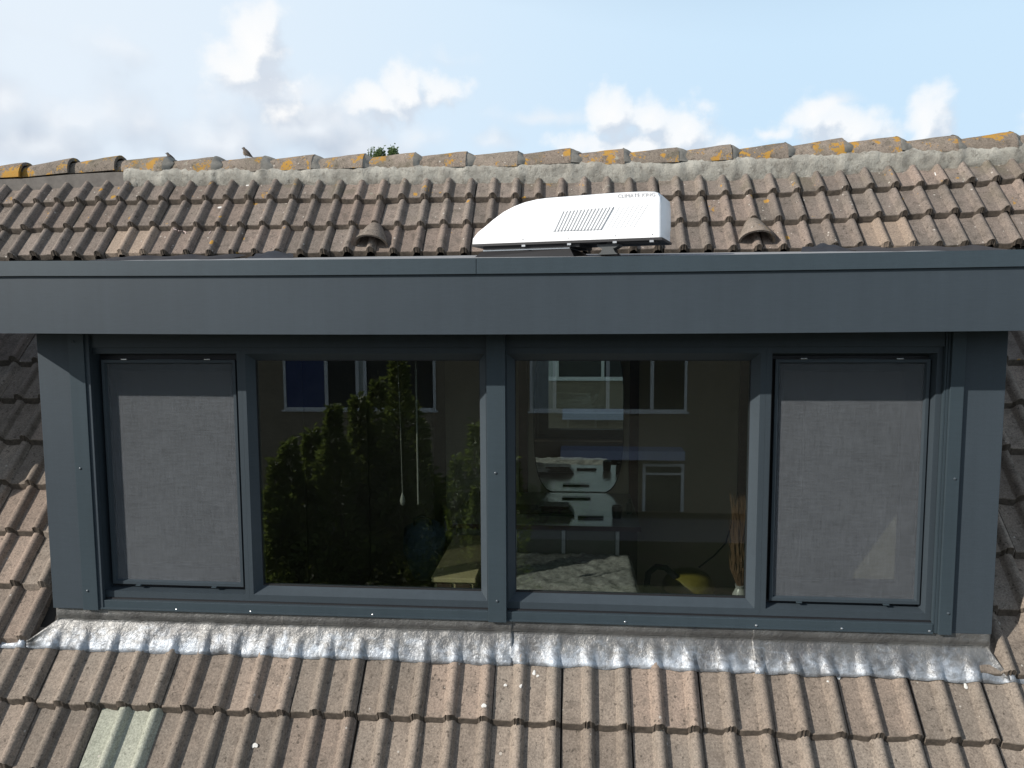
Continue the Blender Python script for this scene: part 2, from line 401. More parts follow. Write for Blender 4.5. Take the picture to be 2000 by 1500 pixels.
def prof(u):                   # height of the tile top across one roll (u in metres, 0..0.15)
    u = u % .15
    if u < .080: return -.0015*math.sin(u/.080*math.pi)
    if u < .101:
        t = (u-.080)/.021; return CREST*.84*(.5-.5*math.cos(math.pi*t))**.85
    if u < .125:
        t = (u-.101)/.024; return CREST*(.84+.16*math.sin(math.pi*min(t, .5+(t-.5)*.8)))
    if u < .141:
        t = (u-.125)/.016; return CREST*.87*max(0, math.cos(t*math.pi/2))**.8
    return 0
US = [0, .027, .054, .080, .085, .089, .0925, .0965, .101, .106, .111, .117, .122, .127, .131, .134, .1375, .1405, .143, .1485]
def tile_mesh(name, rolls, seed, material, length=.335, gauge=.27, nose=None):
    rnd = random.Random(seed); mb = MB()
    us = [r*.15+u for r in range(rolls) for u in US]
    us = us[:-1]+[rolls*.15-.004]
    vs_ = [0, .004, .012, .06, .14, .22, length]
    nu = len(us); nv = len(vs_)
    chip = [rnd.gauss(0, .0016) for _ in us]; chipz = [rnd.gauss(0, .0012) for _ in us]
    off = rnd.uniform(0, 50)
    def P(i, j):
        u, v = us[i], vs_[j]
        z = LIFT - DROP*v/gauge + prof(u)
        if j < 3: v += .009*prof(u)/CREST*(1-j*.3)
        if j == 0: z -= .004+abs(chipz[i])*1.5; v += chip[i]+.001
        elif j == 1: z -= .0010; v += chip[i]*.8
        z += .0011*mnoise.noise(Vector((u*22+off, v*16, seed)))
        return (u-.1102, v, z)
    mb.grid(P, nu, nv)
    # nose underside, side edge
    o = len(mb.v)
    for i in range(nu):
        x, y, z = P(i, 0); mb.v.append((x, y-.019+.5*chip[i], z-TH_T+.004+abs(chipz[i])))
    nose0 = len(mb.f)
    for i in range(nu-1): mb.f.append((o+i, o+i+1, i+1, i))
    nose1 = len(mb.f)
    o2 = len(mb.v)
    for i in range(nu):
        x, y, z = P(i, nv-1); mb.v.append((x, y, z-TH_T))
    for i in range(nu-1): mb.f.append((o+i+1, o+i, o2+i, o2+i+1))
    mb.f.append(tuple([o, 0]+[nu*j for j in range(1, nv)]+[o2]))
    mb.f.append(tuple([o+nu-1, o2+nu-1]+[nu*j+nu-1 for j in range(nv-1, -1, -1)]))
    me = mb.mesh(name, material, True, 40)
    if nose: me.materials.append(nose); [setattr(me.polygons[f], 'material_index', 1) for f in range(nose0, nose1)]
    return me
ROOF = thing('tiled_roof', 'weathered brown concrete tile roof with lichened ridge around the grey dormer', 'roof')
M_NOSE = simple('shade_dark_tile_nose', (.085, .068, .053), .95, 0, .5, 55, .6)  # rough tile noses, their shade put into a darker colour
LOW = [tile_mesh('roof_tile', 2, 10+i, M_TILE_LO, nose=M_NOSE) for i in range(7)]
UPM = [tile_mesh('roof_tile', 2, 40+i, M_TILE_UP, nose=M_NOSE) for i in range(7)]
HALF = tile_mesh('roof_tile', 1, 77, M_TILE_LO)
GREEN = tile_mesh('roof_tile', 2, 90, M_TILE_GREEN)
TANM = tile_mesh('roof_tile', 2, 91, M_TILE_TAN)
rt = random.Random(3)
def place_tile(me, fn, n, k, label=None, jitter=1.0, into=None):
    X = XL+.15*k
    a = fn(X, n); up = fn(X, n-1); rr = fn(X+.15, n)
    g = (up-a).length
    ex = (rr-a).normalized(); ey = (up-a).normalized(); ez = ex.cross(ey).normalized(); ey = ez.cross(ex)
    loc = a - ez*(LIFT+CREST) + ex*rt.gauss(0, .0022)*jitter + ey*rt.gauss(0, .0042)*jitter + ez*rt.gauss(0, .0016)*jitter
    R = Matrix((ex, ey, ez)).transposed() @ Matrix.Rotation(rt.gauss(0, .006)*jitter, 3, 'Z') @ Matrix.Rotation(rt.gauss(0, .006)*jitter, 3, 'X') @ Matrix.Rotation(rt.gauss(0, .005)*jitter, 3, 'Y')
    mw = R.to_4x4() @ Matrix.Diagonal((1, g/.27, 1, 1)); mw.translation = loc
    if into is not None:
        into.add([mw @ v.co for v in me.vertices], [tuple(f.vertices) for f in me.polygons]); return
    o = link('roof_tile', me, ROOF)
    o.matrix_basis = mw
    if label: o['label'] = label
    return o
# courses above the dormer
VENT_K = (8, 24)
for n in (0, 1, 2):
    for k in range(-13, 45, 2):
        me = rt.choice(UPM); lab = None
        if n == 2 and k in (-3,): me, lab = TANM, 'clean tan roof tile near the left end of the dormer roof'
        if n == 2 and k in (29,): me, lab = TANM, 'pale tan roof tile right of the hooded vent on the right'
        place_tile(me, roof_up, n, k, lab)
# courses beside the dormer
for n in range(3, 12):
    for k in range(-9, -1, 2): place_tile(rt.choice(UPM if n < 6 else LOW), roof_low, n, k)
    place_tile(HALF, roof_low, n, -1)
    for k in range(29, 35, 2): place_tile(rt.choice(UPM if n < 6 else LOW), roof_low, n, k)
# courses below the dormer
for n in (12, 13, 14):
    for k in range(-5, 35, 2):
        if n == 13 and k == 3: place_tile(GREEN, roof_low, n, k, 'pale grey-green replacement roof tile at the lower left')
        else: place_tile(rt.choice(LOW), roof_low, n, k)
# the rest of the slope, outside the frame, as joined fields of the same tiles
FLD_L = MB(); FLD_U = MB()
for n in range(0, 3):
    for k in list(range(-21, -13, 2))+list(range(45, 55, 2)): place_tile(rt.choice(UPM), roof_up, n, k, into=FLD_U)
for n in range(3, 15):
    for k in list(range(-19, -9 if n < 12 else -5, 2))+list(range(35, 53, 2)): place_tile(rt.choice(LOW), roof_low, n, k, into=FLD_L)
FLD_L.build('tile_field', M_TILE_LO, ROOF, True, 40, kind='stuff'); FLD_U.build('tile_field', M_TILE_UP, ROOF, True, 40, kind='stuff')
# underlay deck beneath the tiles (leaves the dormer opening free)
mb = MB()
def deck(x0, x1, n0, n1, fn):
    q = []
    for x, n in ((x0, n0), (x1, n0), (x1, n1), (x0, n1)):
        a = fn(x, n); e = (fn(x, n-1)-a).normalized(); r = (fn(x+.1, n)-a).normalized(); q.append(a - r.cross(e)*.090)
    dn = Vector((0, .02, -.03)); mb.add(q+[p+dn for p in q], [(0, 1, 2, 3), (7, 6, 5, 4), (0, 4, 5, 1), (1, 5, 6, 2), (2, 6, 7, 3), (3, 7, 4, 0)])
deck(-5.1, 5.3, 15.0, 10.75, roof_low); deck(-5.1, -2.3, 10.75, 2.9, roof_low); deck(1.9, 5.3, 10.75, 2.9, roof_low)
for x in range(-5, 6): deck(x-.2, x+.8, 2.95, -.9, roof_up)
mb.build('roof_deck', M_DECK, ROOF)
# rear slope, out of sight behind the ridge
MB().add([(-5.2, 1.66, 2.60), (5.4, 1.70, 2.64), (5.4, 5.4, -2.4), (-5.2, 5.4, -2.4), (-5.2, 1.66, 2.54), (5.4, 1.70, 2.58), (5.4, 5.34, -2.45), (-5.2, 5.34, -2.45)],
         [(0, 1, 2, 3), (7, 6, 5, 4), (2, 6, 7, 3), (0, 3, 7, 4), (1, 5, 6, 2)]).build('rear_slope', M_TILE_LO, ROOF)
# ridge
RIDGE_Y = 1.65; RK = 1.0203
RZ = [(-4.6, 2.70), (-3.63, 2.714), (-3.29, 2.735), (-2.95, 2.745), (-2.6, 2.73), (-1.96, 2.722), (-1.57, 2.72), (-.9, 2.722), (-.2, 2.716), (.11, 2.725), (.76, 2.717), (1.13, 2.727), (1.5, 2.734), (1.82, 2.752), (2.18, 2.756), (2.54, 2.757), (2.88, 2.77), (3.6, 2.80), (4.6, 2.84), (6.0, 2.88)]
def rz(x):
    x = .124+(x-.124)/RK
    return 1.605+(rz0(x)-1.605)*RK
def rz0(x):
    for (a, za), (b, zb) in zip(RZ, RZ[1:]):
        if a <= x <= b: return za+(zb-za)*(x-a)/(b-a)
    return RZ[0][1] if x < RZ[0][0] else RZ[-1][1]
def ridge_mesh(seed):
    rnd = random.Random(seed); mb = MB(); L = .385; na = 15; nl = 7; off = seed*3.1
    def P(i, j, ins=0):
        t = j/(nl-1); a = math.pi*(i/(na-1)); x = -L+L*t
        r = .080+.036*t - ins
        if j == nl-1: r -= .002
        r += .002*mnoise.noise(Vector((x*14+off, a*3, seed)))
        # a little angular, like a pressed concrete ridge: flatter flanks
        return (x, -math.cos(a)*r*.90, (math.sin(a)**.9)*r*1.05 - .120)
    mb.grid(lambda i, j: P(i, j), na, nl)
    o = len(mb.v); mb.v += [P(i, nl-1, .02) for i in range(na)]
    b = (nl-1)*na
    for i in range(na-1): mb.f.append((b+i, b+i+1, o+i+1, o+i))
    o2 = len(mb.v); mb.v += [P(i, 0, .02) for i in range(na)]
    for i in range(na-1): mb.f.append((o2+i, o2+i+1, i+1, i)); mb.f.append((o+i, o+i+1, o2+i+1, o2+i))
    return mb.mesh('ridge_tile', M_RIDGE, True, 45)
RM = [ridge_mesh(s) for s in range(5)]
RP = .3435*RK; RX = .110
for i in range(-15, 16):
    x = RX+RP*i
    o = link('ridge_tile', RM[i % 5], ROOF)
    z1, z0 = rz(x), rz(x-RP)
    o.location = (x+rt.gauss(0, .004), RIDGE_Y+x*.0075+rt.gauss(0, .003), z1+rt.gauss(0, .002)-.002)
    o.rotation_euler = (rt.gauss(0, .02), -math.atan2(z1-z0, RP)+rt.gauss(0, .006), rt.gauss(0, .006))
# mortar bedding along the ridge and in its joints
mb = MB(); nx = 480; x0, x1 = -2.98, 5.2
def mort(i, j):
    x = x0+(x1-x0)*i/(nx-1); t = j/6
    top = rz(x)-.098+.018*mnoise.noise(Vector((x*9, 1, 0)))+.011*mnoise.noise(Vector((x*30, 4, 0)))+.006*mnoise.noise(Vector((x*80, 4, 0)))
    y = RIDGE_Y+x*.0075
    a = roof_up(x, -.84+.05*mnoise.noise(Vector((x*5, 7, 2))))
    pr = prof(x-XL+.1102)
    bz = a.z - .085; by = a.y + .035
    ty = y-.092
    z = top+(bz-top)*t; yy = ty+(by-ty)*t - .016*math.sin(math.pi*t)**.7 - .009*mnoise.noise(Vector((x*17, z*22, 0))) - .007*mnoise.noise(Vector((x*55, z*60, 0)))
    # fuller at the joints between ridge tiles
    ph = ((x-RX)/RP) % 1.0; dj = min(ph, 1-ph)*RP
    yy -= .008*max(0, 1-dj/.05)
    if j == 0: yy += .02
    return (x, yy, z)
mb.grid(lambda i, j: mort(i, 6-j), nx, 7)
mj = MB()
for i in range(-9, 16):
    xj = RX+RP*i
    if i < -8: continue
    zc = rz(xj)-.120; na = 12; y = RIDGE_Y+xj*.0075; rj = random.Random(i)
    wj = rj.uniform(.045, .07)
    def J(a_, b_):
        a = math.pi*(.02+.66*a_/(na-1)); t = b_/4
        r = .1155-.031*t+.003*math.sin(math.pi*t)+.003*mnoise.noise(Vector((xj*7+a*3, t*3, i)))
        return (xj-.004+wj*t*(1+.25*math.sin(a*5+i)), y-math.cos(a)*r*.92, zc+math.sin(a)**.9*r*1.03)
    mj.grid(J, na, 5)
mb.build('mortar_bedding', M_MORTAR, ROOF, True, 60)
mj.build('joint_mortar', simple('dark_joint_mortar', (.25, .235, .205), .95, 0, .3, 25, .6), ROOF, True, 60, kind='stuff')
# dry strip under the unmortared ridge tiles at the left
mb = MB()
def strip(i, j):
    x = -5.0+i*.0755; t = j/3; a = roof_up(x, -.82); y = RIDGE_Y+x*.0075
    return (x, (y-.094)+(a.y+.03-(y-.094))*t, (rz(x)-.132)+((a.z-.075)-(rz(x)-.132))*t)
mb.grid(lambda i, j: strip(i, 3-j), 28, 4).build('ridge_strip', simple('grey_ridge_strip', (.17, .155, .14), .9, 0, .25, 20, .4), ROOF, True)
# white stains and chalk strokes lying on single tiles
M_STAIN = simple('white_droppings', (.66, .65, .62), .9, 0, .2, 60, .2); M_CHALK = simple('pink_chalk', (.62, .50, .47), .9)
def on_tile(px, py, fn, n0):
    # walk down the ray until it meets the modelled tile surface near course n0
    d = ray(px, py).normalized(); t = 2.5
    a0 = fn(0, n0); e = (fn(0, n0-1)-a0).normalized(); nrm = Vector((1, 0, 0)).cross(e)
    for _ in range(12):
        p = CAM+d*t; a = fn(p.x, n0); g = (fn(p.x, n0-1)-a).length
        v = (p-a).dot(e); h = -(LIFT+CREST)+LIFT-DROP*v/g+prof(p.x-XL+.1102)+.0025
        t += ((a+nrm*h)-p).dot(nrm)/d.dot(nrm)
    p = CAM+d*t; return p, e, nrm
def stain(px, py, fn, n0, r, seed):
    p, e, nrm = on_tile(px, py, fn, n0); m = MB(); rs = random.Random(seed)
    vs = [p+nrm*.002]
    ph = rs.random()*6
    for j in range(14):
        a_ = 6.283*j/14; q = r*(.78+.2*math.sin(2*a_+ph)+.12*math.sin(3*a_+2*ph)+rs.uniform(-.06, .06)); vs.append(p+Vector((1, 0, 0))*math.cos(a_)*q+e*math.sin(a_)*q*1.1+nrm*.0006)
    m.add(vs, [(0, j+1, (j+1) % 14+1) for j in range(14)]); m.build('white_stain', M_STAIN, ROOF)
for i, (px, py, r) in enumerate(((1043, 1314, .011), (1050, 1320, .007), (1017, 1340, .008), (987, 1338, .008), (498, 1456, .014), (1637, 1322, .012), (1886, 1340, .012), (1617, 1331, .006), (945, 1378, .012), (1540, 1408, .014))):
    stain(px, py, roof_low, 12 if py < 1400 else 13, r, i)
for i, (px, py, r) in enumerate(((1392, 337, .030), (1407, 331, .016), (1440, 333, .022), (485, 360, .022), (1828, 340, .014), (430, 406, .018), (1220, 345, .02), (1205, 352, .015))):
    stain(px, py, roof_up, 0 if py < 370 else 1, r, 20+i)
for pts in (((335, 449), (340, 447.5), (345, 449.5)), ((349, 451), (356, 451), (362, 453), (363.5, 457)), ((412, 452), (408, 457))):
    c_ = [on_tile(px, py, roof_up, 2)[0] for px, py in pts]
    MB().tube([q+Vector((0, -.002, .001)) for q in c_], .0035, 5).build('chalk_mark', M_CHALK, ROOF)
# hooded vent tiles
def vent(k):
    a = roof_up(XL+.15*k, 2); b = roof_up(XL+.15*k, 1); r = roof_up(XL+.15*k+.1, 2)
    ex = (r-a).normalized(); ey = (b-a).normalized(); ez = ex.cross(ey).normalized()
    B = a - ez*(LIFT+CREST)
    mb = MB(); na = 17; nl = 9
    def P(i, j, ins=0):
        t = j/(nl-1); v = .245-.195*t            # apex up the slope, mouth towards the nose
        R = .034+.078*t**.8-ins; H = .044+.072*t**.8-ins
        an = math.pi*i/(na-1); base = LIFT-DROP*v/.27-.004
        u = -math.cos(an)*R; h = math.sin(an)**.85*H
        if h < .5*H: base -= 0
        return B + ex*u + ey*v + ez*(base+h)
    mb.grid(lambda i, j: P(i, nl-1-j), na, nl)
    o = len(mb.v); mb.v += [tuple(P(i, nl-1, .014)) for i in range(na)]
    o3 = len(mb.v); mb.v += [tuple(P(i, 2, .012)) for i in range(na)]
    for i in range(na-1): mb.f.append((i, o+i, o+i+1, i+1)); mb.f.append((o+i, o3+i, o3+i+1, o+i+1))
    return mb.build('vent_hood', M_RIDGE, ROOF, True, 50)
for k in VENT_K: vent(k)['label'] = 'hooded vent on the roof tile left of the air conditioner' if k == 8 else 'hooded vent on the roof tile right of the air conditioner'

# ------------------------------------------------------------------ dormer
F = -.2
DORM = thing('dormer', 'wide flat roofed dormer clad in anthracite grey with four windows', 'dormer')
FY = F-.25; XA, XB = -2.50, 2.09; ZS = 1.555
def sag(x): return -.010*(1-min(1, abs(x+.1)/2.1)**2)
def long_box(x0, x1, y0, y1, z0, z1, n=24, tilt=0):
    m = MB(); xs = [x0+(x1-x0)*i/n for i in range(n+1)]
    for x in xs:
        d = sag(x); m.v += [(x, y0, z0+d), (x, y1, z0+d), (x, y1, z1+d), (x, y0+tilt, z1+d)]
    for i in range(n):
        a = 4*i; b = a+4
        m.f += [(a, b, b+3, a+3), (a+1, a+2, b+2, b+1), (a+3, b+3, b+2, a+2), (a, a+1, b+1, b)]
    m.f += [(0, 3, 2, 1), (4*n, 4*n+1, 4*n+2, 4*n+3)]; return m
long_box(XA, XB, FY, FY+.02, ZS, 1.800).build('fascia_board', M_ANT, DORM)
long_box(XA, -.262, FY-.012, FY+.05, 1.797, 1.860, 14, .004).build('roof_trim', M_TRIM, DORM)
long_box(-.2595, XB, FY-.012, FY+.05, 1.797, 1.860, 14, .004).build('roof_trim', M_TRIM, DORM)
# end fascias and soffit
MB().box(XA, XA+.02, FY+.02, 1.0, ZS, 1.80).build('end_fascia', M_ANT, DORM)
MB().box(XB-.02, XB, FY+.02, 1.0, ZS, 1.80).build('end_fascia', M_ANT, DORM)
MB().box(XA+.02, XB-.02, FY+.02, 1.0, ZS+.004, ZS+.016).build('soffit', M_ANT2, DORM)
# flat roof, rising gently to the tiles
m = MB(); nxr = 30; nyr = 14
def fr(i, j):
    x = XA+.03+(XB-XA-.06)*i/(nxr-1); t = j/(nyr-1); y = FY+.05+t*1.52
    return (x, y, 1.848+sag(x)*(1-t)+.150*t+.002*mnoise.noise(Vector((x*3, y*3, 0))))
m.grid(fr, nxr, nyr).build('flat_roof', M_ROOFING, DORM, True)
# dark edge flashings where the flat roof ends beside the tiles
for x0, x1 in ((XA-.30, -1.93), (1.72, XB+.36)):
    m = MB()
    def ef(i, j):
        x = x0+(x1-x0)*i/20; t = j/5; y = .62+t*.5
        return (x, y, 1.935+.085*t+.008*mnoise.noise(Vector((x*9, y*9, 3)))+.006*math.sin(x*21))
    m.grid(ef, 21, 6).build('edge_flashing', M_DARKFLASH, DORM, True)
# flap of flashing dressed up over the tiles at both ends
for cx in (-1.72, 1.58):
    m = MB()
    def fl(i, j):
        u = i/12-.5; t = j/6
        return (cx+u*.34*(1-.3*t), .93+t*.12, 1.965+.07*t*(1-.6*abs(u))+.012*mnoise.noise(Vector((u*6, t*4, cx))))
    m.grid(fl, 13, 7).build('flashing_flap', M_DARKFLASH, DORM, True)
# side walls
MB().box(-2.350, -2.30, F+.031, 1.2, .245, ZS).build('side_wall', M_ANT, DORM)
MB().box(1.880, 1.928, F+.041, 1.2, .248, ZS).build('side_wall', M_ANT, DORM)
# corner panels, cover strips
MB().box(-2.353, -2.10, F+.008, F+.03, .237, ZS, .002).build('corner_panel', M_ANT, DORM, label='corner panel of the dormer at its left end')
MB().box(1.70, 1.932, F+.018, F+.04, .240, ZS, .002).build('corner_panel', M_ANT, DORM, label='corner panel of the dormer at its right end')
MB().box(-2.196, -2.120, F, F+.04, .235, ZS, .0015).build('cover_strip', M_TRIM, DORM)
MB().box(-.253, -.1705, F-.004, F+.04, .2365, ZS, .0015).build('cover_strip', M_TRIM, DORM)
m = MB().box(1.704, 1.758, F, F+.04, .239, ZS, .0015); m.box(1.694, 1.7025, F+.012, F+.04, .2395, ZS); m.box(1.686, 1.6925, F+.016, F+.04, .2395, ZS)
m.build('cover_strip', M_TRIM, DORM)
# header band
YF = F+.036                       # face of the window frames
MB().box(-2.119, 1.685, F+.022, F+.07, 1.483, ZS, .001).build('header_board', M_ANT2, DORM)
# sub-sill with a drip groove
MB().box(-2.119, -.2535, F+.012, F+.06, .238, .281, .002).build('sub_sill', M_TRIM, DORM)
MB().box(-.170, 1.685, F+.012, F+.06, .238, .281, .002).build('sub_sill', M_TRIM, DORM)
MB().box(-2.119, 1.685, F+.030, F+.07, .2805, .2875).build('sill_joint', M_BLACK, DORM)
MB().box(-2.119, -.2535, F+.006, F+.014, .238, .246, .001).build('sill_lip', M_TRIM, DORM)
MB().box(-.170, 1.685, F+.006, F+.014, .238, .246, .001).build('sill_lip', M_TRIM, DORM)
def frame_ring(xo0, xo1, zo0, zo1, xi0, xi1, zi0, zi1, y, sp, dp, back):
    """a rectangular frame: flat face, splayed inner reveal (width sp, depth dp), then a straight rebate to 'back'"""
    m = MB()
    def ring(x0, x1, z0, z1, yy): return [(x0, yy, z0), (x1, yy, z0), (x1, yy, z1), (x0, yy, z1)]
    rings = [ring(xo0, xo1, zo0, zo1, back), ring(xo0, xo1, zo0, zo1, y), ring(xi0, xi1, zi0, zi1, y), ring(xi0+sp, xi1-sp, zi0+sp, zi1-sp, y+dp), ring(xi0+sp, xi1-sp, zi0+sp, zi1-sp, back)]
    for r in rings: m.v += r
    for a in range(len(rings)-1):
        for i in range(4):
            j = (i+1) % 4; m.f.append((4*a+i, 4*a+j, 4*a+4+j, 4*a+4+i))
    for i in range(4):
        j = (i+1) % 4; m.f.append((16+i, 16+j, j, i))
    return m
# the two window units: each an outer frame with a mullion, one casement and one fixed pane
BACK = F+.11
ML0, ML1 = -1.409, -1.369        # left mullion face
MR0, MR1 = .934, .982            # right mullion face
def fixed_frame(x0, x1, xi0, xi1):
    return frame_ring(x0, x1, .288, 1.482, xi0, xi1, .318, 1.455, YF, .030, .036, BACK)
fixed_frame(ML0+.02, -.2535, ML1, -.2535+.0).build  # (shape helper only)
m = frame_ring(-1.389, -.246, .288, 1.4825, ML1, -.262, .319, 1.455, YF, .031, .038, BACK); m.build('fixed_frame', M_ANT2, DORM)
m = frame_ring(-.178, .958, .288, 1.4825, -.165, MR0, .319, 1.455, YF, .031, .038, BACK); m.build('fixed_frame', M_ANT2, DORM)
m = frame_ring(-2.119, -1.3895, .288, 1.4825, -2.108, ML0, .319, 1.455, YF, .006, .045, BACK); m.build('casement_frame', M_ANT2, DORM)
m = frame_ring(.9585, 1.685, .288, 1.4825, MR1, 1.662, .319, 1.455, YF, .012, .045, BACK); m.build('casement_frame', M_ANT2, DORM)
GY = F+.082
for x0, x1 in ((-1.345, -.286), (-.140, .910)):
    MB().box(x0, x1, GY, GY+.006, .345, 1.43).build('glass_pane', M_GLASS, DORM)
    g = MB(); g.box(x0, x1, GY-.006, GY-.0005, .3455, .3565); g.box(x0, x1, GY-.006, GY-.0005, 1.4195, 1.4295); g.box(x0, x0+.009, GY-.006, GY-.0005, .357, 1.419); g.box(x1-.009, x1, GY-.006, GY-.0005, .357, 1.419)
    g.build('glazing_gasket', M_BLACK, DORM)
def casement(x0, x1, z0, z1, inner_side, label):
    """sash with an insect screen in front of its pane"""
    sx = frame_ring(x0, x1, z0, z1, x0+.013, x1-.013, z0+.013, z1-.013, F+.058, .006, .012, F+.115).build('casement_sash', M_ANT2, DORM, label=label)
    # the inner sash profile seen through the mesh
    il, ir = (.03, .022) if inner_side == 'l' else (.024, .062)
    frame_ring(x0+.019, x1-.019, z0+.019, z1-.019, x0+.019+il, x1-.019-ir, z0+.085, z1-.05, F+.088, .006, .012, F+.114).build('inner_sash', M_ANT2, sx)
    MB().box(x0+.016, x1-.016, F+.0705, F+.072, z0+.016, z1-.016).build('insect_screen', M_MESH, sx)
    MB().box(x0+.04, x1-.04, F+.105, F+.111, z0+.08, z1-.04).build('window_pane', M_GLASS, sx)
    w = x1-x0
    for f in (.18, .80): MB().box(x0+w*f-.014, x0+w*f+.014, F+.050, F+.066, z1+.0005, z1+.006, .001).build('catch', M_CHROME, sx)
    MB().box(x0+.34*w, x0+.62*w, F+.060, F+.066, z1+.0005, z1+.003).build('top_seal', M_TRIM, sx)
    for f in (.2, .78): MB().box(x0+w*f-.012, x0+w*f+.012, F+.050, F+.064, z0-.006, z0-.0005, .001).build('catch', M_TRIM, sx)
casement(-2.078, -1.428, .346, 1.424, 'l', 'left casement with insect screen')
casement(1.003, 1.646, .349, 1.427, 'r', 'right casement with insect screen')
# black rebate behind the gap round each casement
for x0, x1, xi0, xi1 in ((-2.1195, -1.388, -2.06, -1.446), (.957, 1.686, 1.022, 1.628)):
    frame_ring(x0+.004, x1-.004, .292, 1.478, xi0, xi1, .366, 1.405, F+.092, .001, .004, F+.113).build('rebate', M_BLACK, DORM)
# screws
def screw(x, y, z, r=.006, mt=None):
    m = MB(); m.lathe([(r, 0), (r*.95, .0025), (r*.55, .0042), (r*.1, .0048)], (x, y, z), 10, Matrix.Rotation(rad(90), 3, 'X'))
    m.build('screw', mt or M_SCREW, DORM, True)
for px, py in ((345, 1192), (490, 1196), (728, 1202), (1221, 1216), (1477, 1223), (1644, 1229), (1815, 1234)):
    p = at(px, py, F+.012); screw(p.x, F+.012, p.z+.003, .0055)
p = at(205, 1188, F+.012); screw(p.x, F+.012, p.z, .004, M_SCREWD)
for px, py in ((157, 915), (171, 1154), (143, 667)): p = at(px, py, F); screw(p.x, F, p.z, .006, M_SCREWD)
for px, py in ((968, 924), (971, 1174)): p = at(px, py, F-.004); screw(p.x, F-.004, p.z, .0065, M_SCREWD)
for px, py in ((1865, 935), (1852, 1198)): p = at(px, py, F); screw(p.x, F, p.z, .006, M_SCREWD)
# lead flashing dressed over the tiles
LEAD_Y = F+.024
_ez = Vector((0, -math.sin(TH), math.cos(TH))); _ey = Vector((0, math.cos(TH), math.sin(TH)))
def bend(x, ed):
    full = (LEAD_Y-.005-OFFY)/math.cos(TH); low = (11.5-ed)*G0+.03
    k = max(0, min(1, (-2.345-x)/.12, 1)) if x < 0 else max(0, min(1, (x-1.925)/.055))
    return full+(low-full)*k
def lead_sheet(x0, x1, seed, lx=0, rx=0):
    mb = MB(); rnd = random.Random(seed); nx = max(12, int((x1-x0)/.0095)); rows = 15; low = []
    nb = 5                                           # rows of the upstand
    def P(i, j):
        x = x0+(x1-x0)*i/(nx-1)
        ed = 11.13+.05*mnoise.noise(Vector((x*3.1, seed, 0)))+.035*mnoise.noise(Vector((x*9, seed, 5)))
        if j < rows-nb:
            t = j/(rows-nb-1)                       # 0 at the lower edge .. 1 at the bend
            lowv = bend(x, ed)                      # distance along the slope of the bend
            s = (11.5-ed)*G0*(1-t)+lowv*t
            hh = (1-t)**1.9
            v = (12-ed)*G0
            h = (LIFT-DROP*.87+.007)+prof(x-XL+.1102+.008*mnoise.noise(Vector((x*7, 2, seed))))*hh*(.97+.25*min(0, mnoise.noise(Vector((x*5, 8, seed)))))*(1-.1*t)
            h += t*.028
            h += (.0105*mnoise.noise(Vector((x*9, t*2.2, seed)))+.0060*mnoise.noise(Vector((x*24, t*4, seed)))+.003*mnoise.noise(Vector((x*60, t*7, seed))))*(1 if 0 < j else .4)*(1-.5*t)
            if j == 0: h -= .003
            base = Vector((x, OFFY, 0))+_ey*s-_ez*(LIFT+CREST)
            p = base+_ez*h
        else:
            t = (j-(rows-nb)+1)/nb
            lowv = bend(x, ed)
            b = Vector((x, OFFY, 0))+_ey*lowv-_ez*(LIFT+CREST)+_ez*(LIFT-DROP*.87+.007+.028)
            tz = .262 if -2.352 < x < 1.93 else b.z+.004
            p = Vector((x, LEAD_Y+.002*mnoise.noise(Vector((x*9, t*3, seed+2)))-.0015, b.z+(tz-b.z)*t))
            if tz != .262: p.y = b.y+.012*t
            if -2.352 < x < -2.05 or 1.72 < x < 1.93: p.y += .010*mnoise.noise(Vector((x*26, t, 9)))*(1-t)
        return p
    mb.grid(P, nx, rows)
    me = mb.mesh('lead_sheet', M_LEAD, True)
    at_ = me.attributes.new('low', 'FLOAT', 'POINT')
    vals = [max(0, 1-j/(rows-nb-1)) if j < rows-nb else -.55 for j in range(rows) for i in range(nx)]
    at_.data.foreach_set('value', vals)
    o = link('lead_sheet', me, DORM)
    md = o.modifiers.new('thickness', 'SOLIDIFY'); md.thickness = .003; md.offset = -1
    return o
seams = [-2.44, -1.235, -.152, .965, 2.03]
seams = [-2.475, at(552, 1245, F).x, at(1000, 1255, F).x, at(1477, 1270, F).x, 1.985]
for i in range(4):
    o = lead_sheet(seams[i]+(.0 if i == 0 else -.012), seams[i+1], i+1)
    if i: o.location = o.location + Vector((0, -.0035*(i % 2+0), .0028))
# dressed ends running out under the side tiles
def lead_tail(x0, x1, seed):
    mb = MB(); nx = 30
    def P(i, j):
        x = x0+(x1-x0)*i/(nx-1); t = j/7
        s = (11.5-11.13)*G0 + t*.16
        h = LIFT-DROP*.87+.006+prof(x-XL+.1102)*.9+.004*mnoise.noise(Vector((x*20, t*4, seed)))-.003*t
        return Vector((x, OFFY, 0))+_ey*s-_ez*(LIFT+CREST)+_ez*h
    mb.grid(P, nx, 8)
    me = mb.mesh('lead_sheet', M_LEAD, True, 70); at_ = me.attributes.new('low', 'FLOAT', 'POINT')
    at_.data.foreach_set('value', [1-j/7 for j in range(8) for i in range(nx)])
    o = link('lead_sheet', me, DORM); md = o.modifiers.new('thickness', 'SOLIDIFY'); md.thickness = .003; md.offset = -1
lead_tail(-2.66, -2.478, 31); lead_tail(1.987, 2.36, 32)

